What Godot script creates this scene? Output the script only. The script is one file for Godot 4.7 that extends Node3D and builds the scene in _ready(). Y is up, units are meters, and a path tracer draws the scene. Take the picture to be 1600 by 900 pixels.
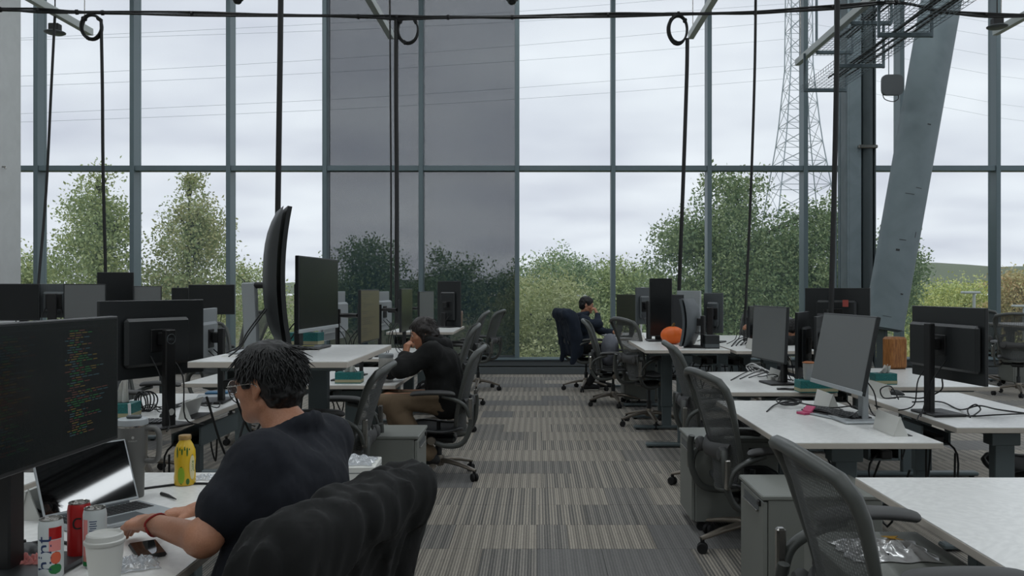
extends Node3D
# Open-plan office in front of a tall glazed wall. Camera at the origin's aisle, looking along -z; metres, y up.
const F := 1336.0      # focal length in pixels of the 1600x900 frame
const VPX := 840.0     # pixel column of the aisle's vanishing point
const EYE := 1.47
const WALL := 14.88    # distance of the glazing
var rng := RandomNumberGenerator.new()
var names := {}
var mats := {}

func _ready() -> void:
	# ---- camera
	var cam := Camera3D.new()
	cam.projection = Camera3D.PROJECTION_FRUSTUM
	cam.near = 0.1
	cam.far = 4000.0
	cam.size = 0.1 * 900.0 / F
	cam.frustum_offset = Vector2((800.0 - VPX) / F * 0.1, 0.0)
	cam.position = Vector3(0, EYE, 0)
	add_child(cam)
	# ---- overcast sky and exposure
	var env := Environment.new()
	env.background_mode = Environment.BG_SKY
	var sky := Sky.new()
	sky.sky_material = overcast()
	env.sky = sky
	env.tonemap_mode = Environment.TONE_MAPPER_LINEAR
	env.tonemap_exposure = 1.0
	env.sdfgi_enabled = true
	env.ssao_enabled = true
	env.ssil_enabled = true
	var we := WorldEnvironment.new()
	we.environment = env
	add_child(we)
	rng.seed = 7
	materials()
	build_room()
	build_luminaires()
	build_outside()
	build_overhead()
	build_desks()
	build_chairs()
	build_monitors()
	build_clutter()
	build_people()

func overcast() -> PanoramaSkyMaterial:
	var w := 2048
	var h := 1024
	var im := Image.create(w, h, false, Image.FORMAT_RGBF)
	var n := FastNoiseLite.new()
	n.seed = 5
	n.frequency = 1.6
	n.fractal_octaves = 5
	for y in h:
		var up := PI / 2 - (y + 0.5) / h * PI
		for x in w:
			var a := (x + 0.5) / w * TAU
			var d := Vector3(sin(a) * cos(up), sin(up), cos(a) * cos(up))
			var c := 0.0
			if up > 0.0:
				# clouds lie in a flat layer, so they crowd together towards the horizon
				var s := 1.0 / (d.y + 0.16)
				c = n.get_noise_3d(d.x * s * 0.55, d.z * s * 0.75, 3.0)
			var base := Color(0.665, 0.71, 0.775) * SKY
			var k := 1.0 + 0.30 * c
			im.set_pixel(x, y, Color(base.r * k, base.g * k, base.b * (1.0 + 0.24 * c)))
	var m := PanoramaSkyMaterial.new()
	m.panorama = ImageTexture.create_from_image(im)
	return m

const SKY := 1.2

# ---------------------------------------------------------------- mesh builder
class MB:
	var v := PackedVector3Array()
	var n := PackedVector3Array()
	var uv := PackedVector2Array()

	func t3(a: Vector3, b: Vector3, c: Vector3, na: Vector3, nb: Vector3, nc: Vector3, ua := Vector2.ZERO, ub := Vector2.ZERO, uc := Vector2.ZERO) -> void:
		if (b - a).cross(c - a).dot(na + nb + nc) > 0.0:   # front faces run clockwise
			v.append(a); v.append(c); v.append(b); n.append(na); n.append(nc); n.append(nb); uv.append(ua); uv.append(uc); uv.append(ub)
		else:
			v.append(a); v.append(b); v.append(c); n.append(na); n.append(nb); n.append(nc); uv.append(ua); uv.append(ub); uv.append(uc)

	func flat(a: Vector3, b: Vector3, c: Vector3, ctr: Vector3) -> void:
		var q := (b - a).cross(c - a).normalized()
		if q.dot(a - ctr) < 0.0:
			q = -q
		t3(a, b, c, q, q, q)

	func quad(a: Vector3, b: Vector3, c: Vector3, d: Vector3, ctr: Vector3) -> void:
		flat(a, b, c, ctr)
		flat(a, c, d, ctr)

	func face(a: Vector3, b: Vector3, c: Vector3, d: Vector3, nn: Vector3) -> void:   # with uv 0..1
		t3(a, b, c, nn, nn, nn, Vector2(0, 1), Vector2(1, 1), Vector2(1, 0))
		t3(a, c, d, nn, nn, nn, Vector2(0, 1), Vector2(1, 0), Vector2(0, 0))

	func box(c: Vector3, s: Vector3, e := 0.0, b := Basis.IDENTITY) -> MB:
		var h := s * 0.5
		e = minf(e, minf(h.x, minf(h.y, h.z)) * 0.9)
		if e <= 0.0:
			for ax in 3:
				for sg: float in [-1.0, 1.0]:
					var q := []
					for k: Vector2 in [Vector2(-1, -1), Vector2(1, -1), Vector2(1, 1), Vector2(-1, 1)]:
						var p := Vector3.ZERO
						p[ax] = sg * h[ax]; p[(ax + 1) % 3] = k.x * h[(ax + 1) % 3]; p[(ax + 2) % 3] = k.y * h[(ax + 2) % 3]
						q.append(c + b * p)
					quad(q[0], q[1], q[2], q[3], c)
			return self
		for ax in 3:
			var a1 := (ax + 1) % 3
			var a2 := (ax + 2) % 3
			for sg: float in [-1.0, 1.0]:
				var q := []
				for k: Vector2 in [Vector2(-1, -1), Vector2(1, -1), Vector2(1, 1), Vector2(-1, 1)]:
					var p := Vector3.ZERO
					p[ax] = sg * h[ax]; p[a1] = k.x * (h[a1] - e); p[a2] = k.y * (h[a2] - e)
					q.append(c + b * p)
				quad(q[0], q[1], q[2], q[3], c)
			for s1: float in [-1.0, 1.0]:
				for s2: float in [-1.0, 1.0]:
					var q2 := []
					for k: Vector2 in [Vector2(-1, 0), Vector2(1, 0), Vector2(1, 1), Vector2(-1, 1)]:
						var p := Vector3.ZERO
						p[ax] = k.x * (h[ax] - e)
						p[a1] = s1 * (h[a1] - (e if k.y > 0.5 else 0.0)); p[a2] = s2 * (h[a2] - (0.0 if k.y > 0.5 else e))
						q2.append(c + b * p)
					quad(q2[0], q2[1], q2[2], q2[3], c)
		for sx: float in [-1.0, 1.0]:
			for sy: float in [-1.0, 1.0]:
				for sz: float in [-1.0, 1.0]:
					flat(c + b * Vector3(sx * h.x, sy * (h.y - e), sz * (h.z - e)), c + b * Vector3(sx * (h.x - e), sy * h.y, sz * (h.z - e)), c + b * Vector3(sx * (h.x - e), sy * (h.y - e), sz * h.z), c)
		return self

	func tube(pts: Array, r: Variant, sides := 8, squash := 1.0, up := Vector3.UP) -> MB:
		# swept round or oval bar; r is a number or one per point; squash scales the cross-section along the frame's second axis
		var m := pts.size()
		var rings := []
		var side := Vector3.ZERO
		for i in m:
			var t: Vector3 = (pts[mini(i + 1, m - 1)] - pts[maxi(i - 1, 0)]).normalized()
			if i == 0:
				side = t.cross(up)
				if side.length() < 0.05:
					side = t.cross(Vector3.RIGHT)
			side = (side - t * side.dot(t)).normalized()
			var o := t.cross(side)
			var rad: float = r[i] if r is Array else r
			var ring := []
			for k in sides:
				var a := TAU * k / sides
				ring.append([pts[i] + side * cos(a) * rad + o * sin(a) * rad * squash, (side * cos(a) * squash + o * sin(a)).normalized()])
			rings.append(ring)
		for i in m - 1:
			for k in sides:
				var k2 := (k + 1) % sides
				var a = rings[i][k]; var b = rings[i][k2]; var c = rings[i + 1][k2]; var d = rings[i + 1][k]
				t3(a[0], b[0], c[0], a[1], b[1], c[1])
				t3(a[0], c[0], d[0], a[1], c[1], d[1])
		for e in [0, m - 1]:
			var nn: Vector3 = (pts[0] - pts[1]).normalized() if e == 0 else (pts[m - 1] - pts[m - 2]).normalized()
			for k in sides:
				t3(pts[e], rings[e][k][0], rings[e][(k + 1) % sides][0], nn, nn, nn)
		return self

	func lathe(prof: Array, seg := 20, xf := Transform3D.IDENTITY) -> MB:
		# profile of Vector2(radius, height), listed so that the outside lies to its right going up
		var m := prof.size()
		var sn := []
		for i in m - 1:
			var d: Vector2 = prof[i + 1] - prof[i]
			sn.append(Vector2(d.y, -d.x).normalized())
		for i in m - 1:
			var n0: Vector2 = sn[i]
			var n1: Vector2 = sn[i]
			if i > 0 and sn[i - 1].dot(sn[i]) > 0.75:
				n0 = (sn[i - 1] + sn[i]).normalized()
			if i < m - 2 and sn[i + 1].dot(sn[i]) > 0.75:
				n1 = (sn[i + 1] + sn[i]).normalized()
			for k in seg:
				var q := []
				var nn := []
				for e: Array in [[0, 0], [0, 1], [1, 1], [1, 0]]:
					var a: float = TAU * (k + e[1]) / seg
					var p: Vector2 = prof[i + e[0]]
					var w: Vector2 = n1 if e[0] == 1 else n0
					q.append(xf * Vector3(p.x * cos(a), p.y, p.x * sin(a)))
					nn.append((xf.basis * Vector3(w.x * cos(a), w.y, w.x * sin(a))).normalized())
				if prof[i].x > 1e-6:
					t3(q[0], q[1], q[2], nn[0], nn[1], nn[2])
				if prof[i + 1].x > 1e-6:
					t3(q[0], q[2], q[3], nn[0], nn[2], nn[3])
		return self

	func grid(p: Array, thick := 0.0) -> MB:
		# rows of points; smooth normals; with thickness it gets a second skin and rims
		var r := p.size()
		var c: int = p[0].size()
		var nn := []
		for i in r:
			var row := []
			for j in c:
				var du: Vector3 = p[mini(i + 1, r - 1)][j] - p[maxi(i - 1, 0)][j]
				var dv: Vector3 = p[i][mini(j + 1, c - 1)] - p[i][maxi(j - 1, 0)]
				row.append(du.cross(dv).normalized())
			nn.append(row)
		for i in r - 1:
			for j in c - 1:
				for s in (2 if thick > 0.0 else 1):
					var q := []
					var m := []
					for e: Array in [[0, 0], [0, 1], [1, 1], [1, 0]]:
						var w: Vector3 = nn[i + e[0]][j + e[1]]
						q.append(p[i + e[0]][j + e[1]] - (w * thick if s == 1 else Vector3.ZERO))
						m.append(-w if s == 1 else w)
					var u0 := Vector2(float(j) / (c - 1), float(i) / (r - 1))
					var u1 := Vector2(float(j + 1) / (c - 1), float(i + 1) / (r - 1))
					t3(q[0], q[1], q[2], m[0], m[1], m[2], u0, Vector2(u1.x, u0.y), u1)
					t3(q[0], q[2], q[3], m[0], m[2], m[3], u0, u1, Vector2(u0.x, u1.y))
		if thick > 0.0:
			for i in r - 1:
				for j: int in [0, c - 1]:
					var mid: Vector3 = p[i][1 if j == 0 else c - 2]
					quad(p[i][j], p[i + 1][j], p[i + 1][j] - nn[i + 1][j] * thick, p[i][j] - nn[i][j] * thick, mid)
			for j in c - 1:
				for i: int in [0, r - 1]:
					var mid: Vector3 = p[1 if i == 0 else r - 2][j]
					quad(p[i][j], p[i][j + 1], p[i][j + 1] - nn[i][j + 1] * thick, p[i][j] - nn[i][j] * thick, mid)
		return self

	func prism(poly: PackedVector2Array, depth: float, xf := Transform3D.IDENTITY) -> MB:
		# outline in xy pushed out along z from -depth/2 to depth/2
		var ctr := Vector2.ZERO
		for q in poly:
			ctr += q / poly.size()
		var ix := Geometry2D.triangulate_polygon(poly)
		for s: float in [-0.5, 0.5]:
			var nn := xf.basis * Vector3(0, 0, signf(s))
			for k in range(0, ix.size(), 3):
				t3(xf * Vector3(poly[ix[k]].x, poly[ix[k]].y, s * depth), xf * Vector3(poly[ix[k + 1]].x, poly[ix[k + 1]].y, s * depth), xf * Vector3(poly[ix[k + 2]].x, poly[ix[k + 2]].y, s * depth), nn, nn, nn)
		var cw := Geometry2D.is_polygon_clockwise(poly)
		for k in poly.size():
			var a := poly[k]
			var b := poly[(k + 1) % poly.size()]
			var d := (b - a).normalized()
			var o := Vector2(-d.y, d.x) if cw else Vector2(d.y, -d.x)
			var n3 := xf.basis * Vector3(o.x, o.y, 0)
			var p0 := xf * Vector3(a.x, a.y, -depth / 2); var p1 := xf * Vector3(b.x, b.y, -depth / 2)
			var p2 := xf * Vector3(b.x, b.y, depth / 2); var p3 := xf * Vector3(a.x, a.y, depth / 2)
			t3(p0, p1, p2, n3, n3, n3)
			t3(p0, p2, p3, n3, n3, n3)
		return self

	func mesh() -> ArrayMesh:
		var a := []
		a.resize(Mesh.ARRAY_MAX)
		a[Mesh.ARRAY_VERTEX] = v
		a[Mesh.ARRAY_NORMAL] = n
		a[Mesh.ARRAY_TEX_UV] = uv
		var m := ArrayMesh.new()
		m.add_surface_from_arrays(Mesh.PRIMITIVE_TRIANGLES, a)
		return m

# ---------------------------------------------------------------- nodes
func numbered(s: String) -> String:
	names[s] = names.get(s, -1) + 1
	return s if names[s] == 0 else "%s_%03d" % [s, names[s]]

func part(called: String, b: Variant, m: Material, parent: Node, at := Vector3.ZERO, label := "") -> MeshInstance3D:
	var o := MeshInstance3D.new()
	o.name = called
	o.mesh = b.mesh() if b is MB else b
	o.material_override = m
	o.position = at
	parent.add_child(o, true)
	if label:
		o.set_meta("label", label)
	return o

func thing(called: String, label: String, category: String, at := Vector3.ZERO, yaw := 0.0, group := "") -> Node3D:
	var o := Node3D.new()
	o.name = numbered(called)
	add_child(o)
	o.position = at
	o.rotation.y = yaw
	meta(o, label, category, group)
	return o

func meta(o: Node, label: String, category: String, group := "") -> void:
	o.set_meta("label", label)
	o.set_meta("category", category)
	if group:
		o.set_meta("group", group)

func single(called: String, b: Variant, m: Material, label: String, category: String, at := Vector3.ZERO, yaw := 0.0, group := "") -> MeshInstance3D:
	var o := part(numbered(called), b, m, self, at)
	o.rotation.y = yaw
	meta(o, label, category, group)
	return o

func structure(called: String, at := Vector3.ZERO) -> Node3D:
	var o := Node3D.new()
	o.name = called
	add_child(o)
	o.position = at
	o.set_meta("kind", "structure")
	return o

func P(px: float, py: float, z: float) -> Vector3:   # the point at depth z behind a pixel
	return Vector3((px - VPX) / F * z, EYE - (py - 450.0) / F * z, -z)

func on(px: float, py: float, h: float) -> Vector3:  # the point at height h behind a pixel
	return P(px, py, (EYE - h) * F / (py - 450.0))

func face_yaw(f: Vector2) -> float:                  # turn that points local +z along (x, z)
	return atan2(f.x, f.y)

func curve(pts: Array, steps := 8) -> Array:         # Catmull-Rom through the points
	var o := []
	var m := pts.size()
	for i in m - 1:
		var p0: Vector3 = pts[maxi(i - 1, 0)]
		var p1: Vector3 = pts[i]
		var p2: Vector3 = pts[i + 1]
		var p3: Vector3 = pts[mini(i + 2, m - 1)]
		for k in steps:
			o.append(p1.cubic_interpolate(p2, p0, p3, float(k) / steps))
	o.append(pts[m - 1])
	return o

func lerpl(xs: Array, ys: Array, x: float) -> float:
	for i in xs.size() - 1:
		if x <= xs[i + 1]:
			var t: float = (x - xs[i]) / (xs[i + 1] - xs[i])
			t = clampf(t, 0, 1)
			return lerpf(ys[i], ys[i + 1], t)
	return ys[-1]

func smoothl(xs: Array, ys: Array, x: float) -> float:   # cubic through the samples
	var m := xs.size()
	for i in m - 1:
		if x <= xs[i + 1] or i == m - 2:
			var t: float = clampf((x - xs[i]) / (xs[i + 1] - xs[i]), 0, 1)
			return cubic_interpolate(ys[i], ys[i + 1], ys[maxi(i - 1, 0)], ys[mini(i + 2, m - 1)], t)
	return ys[-1]

# ---------------------------------------------------------------- materials
func mk(key: String, c: Color, rough := 0.6, metal := 0.0) -> StandardMaterial3D:
	var m := StandardMaterial3D.new()
	m.resource_name = key
	m.albedo_color = c
	m.roughness = rough
	m.metallic = metal
	mats[key] = m
	return m

func M(key: String) -> StandardMaterial3D:
	return mats[key]

func noise_tex(freq: float, lo: Color, hi: Color, size := 256, sd := 1, stretch := Vector2(1, 1)) -> ImageTexture:
	var n := FastNoiseLite.new()
	n.seed = sd
	n.frequency = freq
	n.fractal_octaves = 4
	var im := Image.create(size, size, false, Image.FORMAT_RGB8)
	for y in size:
		for x in size:
			# wraps: the noise is read on a torus
			var a := TAU * x / size
			var b := TAU * y / size
			var q := n.get_noise_3d(cos(a) * 40 * stretch.x, sin(a) * 40 * stretch.x + cos(b) * 40 * stretch.y, sin(b) * 40 * stretch.y)
			im.set_pixel(x, y, lo.lerp(hi, clampf(q * 1.2 + 0.5, 0, 1)))
	return ImageTexture.create_from_image(im)

func tri(m: StandardMaterial3D, t: Texture2D, scale: float, world := false) -> void:
	m.albedo_texture = t
	m.uv1_triplanar = true
	m.uv1_world_triplanar = world
	m.uv1_scale = Vector3.ONE * scale

func alpha(m: StandardMaterial3D, a: float) -> void:
	m.transparency = BaseMaterial3D.TRANSPARENCY_ALPHA
	m.albedo_color.a = a

func materials() -> void:
	mk("mullion", Color(0.40, 0.46, 0.48), 0.45, 0.2)
	mk("sill", Color(0.30, 0.32, 0.33), 0.5)
	alpha(mk("glass", Color(0.80, 0.92, 0.90), 0.0), 0.05)
	M("glass").metallic_specular = 0.0
	var wall := mk("wall", Color(0.80, 0.81, 0.81), 0.9)
	tri(wall, noise_tex(0.03, Color(0.98, 0.98, 0.98), Color.WHITE), 0.7, true)
	mk("ceiling", Color(0.72, 0.73, 0.74), 0.9)
	var top := mk("desk_top", Color(0.90, 0.90, 0.89), 0.32)
	tri(top, noise_tex(0.08, Color(0.95, 0.95, 0.95), Color.WHITE), 1.5)
	mk("desk_edge", Color(0.72, 0.69, 0.65), 0.5)
	mk("desk_steel", Color(0.36, 0.40, 0.41), 0.45, 0.3)
	mk("flap", Color(0.78, 0.78, 0.76), 0.5)
	mk("ped", Color(0.47, 0.48, 0.46), 0.5, 0.1)
	mk("ped_front", Color(0.49, 0.50, 0.48), 0.5, 0.1)
	mk("black", Color(0.05, 0.05, 0.055), 0.5)
	mk("rubber", Color(0.06, 0.06, 0.065), 0.75)
	mk("cable", Color(0.045, 0.05, 0.055), 0.55)
	mk("cable_white", Color(0.75, 0.75, 0.75), 0.5)
	mk("chair_frame", Color(0.30, 0.31, 0.30), 0.42, 0.1)
	mk("chair_base", Color(0.50, 0.47, 0.43), 0.35, 0.6)
	mk("chair_pad", Color(0.26, 0.26, 0.26), 0.6)
	var msh := mk("chair_mesh", Color(0.34, 0.35, 0.35), 0.75)
	alpha(msh, 0.85)
	var wv := Image.create(64, 64, false, Image.FORMAT_RGBA8)
	for y in 64:
		for x in 64:
			var g := 0.82 + 0.18 * (0.5 + 0.5 * sin(TAU * x * 8 / 64.0)) 
			var hole := (x % 8) < 3 and (y % 8) < 4
			wv.set_pixel(x, y, Color(g, g, g, 0.7 if hole else 1.0))
	tri(msh, ImageTexture.create_from_image(wv), 12.0)
	mk("chrome", Color(0.62, 0.61, 0.59), 0.22, 0.9)
	mk("plastic_dark", Color(0.135, 0.145, 0.15), 0.42)
	mk("plastic_grey", Color(0.30, 0.32, 0.33), 0.45)
	mk("plastic_silver", Color(0.62, 0.64, 0.65), 0.4, 0.15)
	mk("screen_off", Color(0.07, 0.08, 0.085), 0.22)
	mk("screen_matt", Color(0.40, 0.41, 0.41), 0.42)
	mk("paper", Color(0.86, 0.86, 0.84), 0.8)
	mk("tissue", Color(0.90, 0.89, 0.87), 0.9)
	mk("wood", Color(0.62, 0.42, 0.22), 0.55)
	mk("strut", Color(0.66, 0.68, 0.67), 0.45, 0.3)
	mk("tray_steel", Color(0.35, 0.40, 0.42), 0.5, 0.4)
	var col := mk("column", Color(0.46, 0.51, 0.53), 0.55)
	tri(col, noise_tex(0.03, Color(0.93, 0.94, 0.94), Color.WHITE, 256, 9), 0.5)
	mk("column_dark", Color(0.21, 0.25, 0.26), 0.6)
	mk("pylon", Color(0.62, 0.66, 0.68), 0.6, 0.2)
	mk("wire", Color(0.70, 0.73, 0.75), 0.6)
	mk("bark", Color(0.30, 0.26, 0.21), 0.9)
# ---------------------------------------------------------------- the room
const ROOM_L := -13.0
const ROOM_R := 13.0
const ROOM_BACK := 9.0
const ROOM_H := 8.6
func mullion_x(k: int) -> float:
	return -0.353 + 1.652 * k

func build_room() -> void:
	carpet()
	var b := MB.new().box(Vector3((ROOM_L + ROOM_R) / 2, ROOM_H + 0.15, (ROOM_BACK - WALL) / 2), Vector3(ROOM_R - ROOM_L + 0.6, 0.3, ROOM_BACK + WALL + 0.6))
	var c := structure("ceiling")
	part("deck", b, M("ceiling"), c)
	for k in 7:   # roof beams
		part("beam", MB.new().box(Vector3(ROOM_L + 2.0 + k * 3.7, ROOM_H - 0.2, (ROOM_BACK - WALL) / 2), Vector3(0.25, 0.4, ROOM_BACK + WALL)), M("ceiling"), c)
	c = structure("wall_left")
	part("plaster", MB.new().box(Vector3(ROOM_L - 0.15, ROOM_H / 2, (ROOM_BACK - WALL) / 2), Vector3(0.3, ROOM_H, ROOM_BACK + WALL + 0.6)), M("wall"), c)
	c = structure("wall_back")
	part("plaster", MB.new().box(Vector3(0, ROOM_H / 2, ROOM_BACK + 0.15), Vector3(ROOM_R - ROOM_L, ROOM_H, 0.3)), M("wall"), c)
	glazing("window_1", 8, -7, Transform3D(Basis.IDENTITY, Vector3(0, 0, -WALL)), 7.9, true)
	# the side glazing that the laptop screen mirrors
	glazing("window_2", 7, -7, Transform3D(Basis(Vector3.UP, -PI / 2), Vector3(ROOM_R, 0, -3.0)), 7.9, false)
	c = structure("wall_right")
	part("plaster", MB.new().box(Vector3(ROOM_R + 0.1, ROOM_H / 2, 8.7), Vector3(0.3, ROOM_H, 1.0)), M("wall"), c)
	# white column by the left end of the glazing
	var col := structure("trim_1", Vector3(-7.86, 0, -12.4))
	part("column", MB.new().box(Vector3(0, ROOM_H / 2, 0), Vector3(0.44, ROOM_H, 0.5), 0.01), M("wall"), col)
	part("hook", MB.new().tube([Vector3(0.22, 3.2, 0.2), Vector3(0.26, 3.2, 0.2), Vector3(0.27, 3.17, 0.2)], 0.012, 6), M("chrome"), col)
	# roller blind over two bays
	var sh := thing("roller_blind", "dark grey mesh roller blind pulled down over two bays of the tall window", "blind", Vector3(0, 0, -WALL + 0.05))
	var fab := mk("blind", Color(0.08, 0.20, 0.27), 0.9)
	alpha(fab, 0.56)
	var im := Image.create(128, 128, false, Image.FORMAT_RGBA8)
	var r2 := RandomNumberGenerator.new()
	r2.seed = 3
	var colv := []
	for x in 128:
		colv.append(r2.randf_range(0.86, 1.0))
	for y in 128:
		var rowv := r2.randf_range(0.93, 1.0)
		for x in 128:
			var g: float = colv[x] * rowv
			im.set_pixel(x, y, Color(g, g, g, 0.93 + 0.07 * r2.randf()))
	tri(fab, ImageTexture.create_from_image(im), 1.6)
	for k: int in [-2, -1]:
		var x0 := mullion_x(k) + 0.04
		var x1 := mullion_x(k + 1) - 0.04
		part("fabric", MB.new().box(Vector3((x0 + x1) / 2, 4.08, 0), Vector3(x1 - x0, 7.6, 0.003)), fab, sh)
		part("hem_bar", MB.new().box(Vector3((x0 + x1) / 2, 0.285, 0), Vector3(x1 - x0, 0.03, 0.02), 0.004), M("plastic_grey"), sh)
		part("roller", MB.new().tube([Vector3(x0, 7.86, 0), Vector3(x1, 7.86, 0)], 0.03, 12), M("plastic_grey"), sh)

func glazing(called: String, last: int, first: int, xf: Transform3D, top: float, front: bool) -> void:
	var w := structure(called)
	w.transform = xf
	var depth := 0.22
	var x_a := mullion_x(first)
	var x_b := mullion_x(last)
	if front:
		x_a = ROOM_L
		x_b = ROOM_R
	for k in range(first, last + 1):
		part("mullion", MB.new().box(Vector3(mullion_x(k), top / 2 + 0.1, depth / 2), Vector3(0.075, top - 0.2, depth), 0.004), M("mullion"), w)
		part("cap", MB.new().box(Vector3(mullion_x(k), top / 2 + 0.1, -0.05), Vector3(0.06, top - 0.2, 0.06), 0.004), M("mullion"), w)
	for y: float in [3.53, 6.9]:
		for k in range(first, last):
			part("transom", MB.new().box(Vector3(mullion_x(k) + 0.826, y, depth / 2 - 0.012), Vector3(1.652 - 0.076, 0.09, depth - 0.024), 0.004), M("mullion"), w)
	for k in range(first, last):
		for r: Array in [[0.28, 3.485], [3.575, 6.855], [6.945, top]]:
			part("pane", MB.new().box(Vector3(mullion_x(k) + 0.826, (r[0] + r[1]) / 2, 0.0), Vector3(1.577, r[1] - r[0], 0.012)), M("glass"), w)
	var mid := (x_a + x_b) / 2
	part("head", MB.new().box(Vector3(mid, (top + ROOM_H) / 2 + 0.1, 0.05), Vector3(x_b - x_a, ROOM_H - top + 0.2, 0.3)), M("wall"), w)
	# sill: a plinth box with a shadowed joint
	part("sill", MB.new().box(Vector3(mid, 0.255, 0.15), Vector3(x_b - x_a, 0.03, 0.36), 0.004), M("mullion"), w)
	part("plinth", MB.new().box(Vector3(mid, 0.185, 0.14), Vector3(x_b - x_a, 0.10, 0.30), 0.006), M("sill"), w)
	part("kickboard", MB.new().box(Vector3(mid, 0.06, 0.155), Vector3(x_b - x_a, 0.12, 0.33), 0.006), M("sill"), w)
	if front:
		for s: Array in [[ROOM_L, mullion_x(first)], [mullion_x(last), ROOM_R]]:
			if s[1] - s[0] > 0.05:
				part("side_panel", MB.new().box(Vector3((s[0] + s[1]) / 2, ROOM_H / 2, 0.05), Vector3(s[1] - s[0], ROOM_H, 0.2)), M("wall"), w)

func carpet_mat(key: String, a: Color, b: Color, sd: int, every: int) -> void:
	# woven stripes run towards the window (they vary with x); fine tuft speckle
	var r := RandomNumberGenerator.new()
	r.seed = sd
	var im := Image.create(256, 256, false, Image.FORMAT_RGB8)
	var cols := []
	for x in 256:
		var k := x / every
		var t := 0.12 if k % 2 == 0 else 0.95
		t += 0.3 * sin(k * 2.4 + sd) * (1.0 if k % 2 == 0 else -1.0)
		cols.append(a.lerp(b, clampf(t, 0, 1.1)))
	for y in 256:
		for x in 256:
			var s := r.randf_range(0.80, 1.12)
			var c: Color = cols[(x + (1 if r.randf() < 0.25 else 0)) % 256]
			im.set_pixel(x, y, Color(c.r * s, c.g * s, c.b * s))
	var m := mk(key, Color.WHITE, 0.95)
	m.rim_enabled = true
	m.rim = 0.1
	tri(m, ImageTexture.create_from_image(im), 2.0, true)

func carpet() -> void:
	carpet_mat("carpet_0", Color(0.68, 0.65, 0.60), Color(0.45, 0.43, 0.40), 11, 4)
	carpet_mat("carpet_1", Color(0.66, 0.63, 0.58), Color(0.37, 0.36, 0.345), 12, 5)
	carpet_mat("carpet_2", Color(0.58, 0.56, 0.53), Color(0.34, 0.335, 0.325), 13, 4)
	carpet_mat("carpet_3", Color(0.47, 0.465, 0.455), Color(0.39, 0.385, 0.38), 14, 4)
	var fl := structure("floor")
	part("slab", MB.new().box(Vector3(0, -0.16, (ROOM_BACK - WALL) / 2), Vector3(ROOM_R - ROOM_L + 0.6, 0.3, ROOM_BACK + WALL + 0.6)), M("sill"), fl)
	var r := RandomNumberGenerator.new()
	r.seed = 21
	var depth := 0.489
	var rest := [MB.new(), MB.new(), MB.new(), MB.new()]
	var n := 0
	var z := 14.60
	var widths := [0.18, 0.31, 0.36, 0.5, 0.5]
	var meshes := {}
	while z > -9.0:
		var d := minf(depth, z + 9.0)
		var x := ROOM_L + r.randf_range(0.0, 0.3)
		var kind := r.randi_range(0, 3)
		rest[0].box(Vector3((ROOM_L + x) / 2, -0.005, -z + d / 2), Vector3(x - ROOM_L, 0.01, d - 0.003))
		while x < ROOM_R - 0.02:
			var w: float = minf(widths[r.randi_range(0, 4)], ROOM_R - x)
			if r.randf() < 0.62:
				kind = [0, 0, 0, 0, 1, 1, 1, 2, 2, 3][r.randi_range(0, 9)]
			var ctr := Vector3(x + w / 2, 0, -z + d / 2)
			if z - d > 2.4 and x + w > -1.05 and x < 1.45 - maxf(0, 5 - z) * 0.1 and n < 285 and d == depth:
				var key := str(snappedf(w, 0.01))
				if not meshes.has(key):
					meshes[key] = MB.new().box(Vector3(0, -0.005, 0), Vector3(w - 0.0022, 0.011, d - 0.0022), 0.0012).mesh()
				part("carpet_tile", meshes[key], M("carpet_%d" % kind), fl, ctr + Vector3(0, r.randf_range(-0.0006, 0.0004), 0))
				n += 1
			else:
				rest[kind].box(ctr + Vector3(0, -0.005, 0), Vector3(w - 0.002, 0.01, d - 0.002))
			x += w
		z -= depth
	for k in 4:
		part("carpet_tiles", rest[k], M("carpet_%d" % k), fl).set_meta("kind", "stuff")

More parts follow.
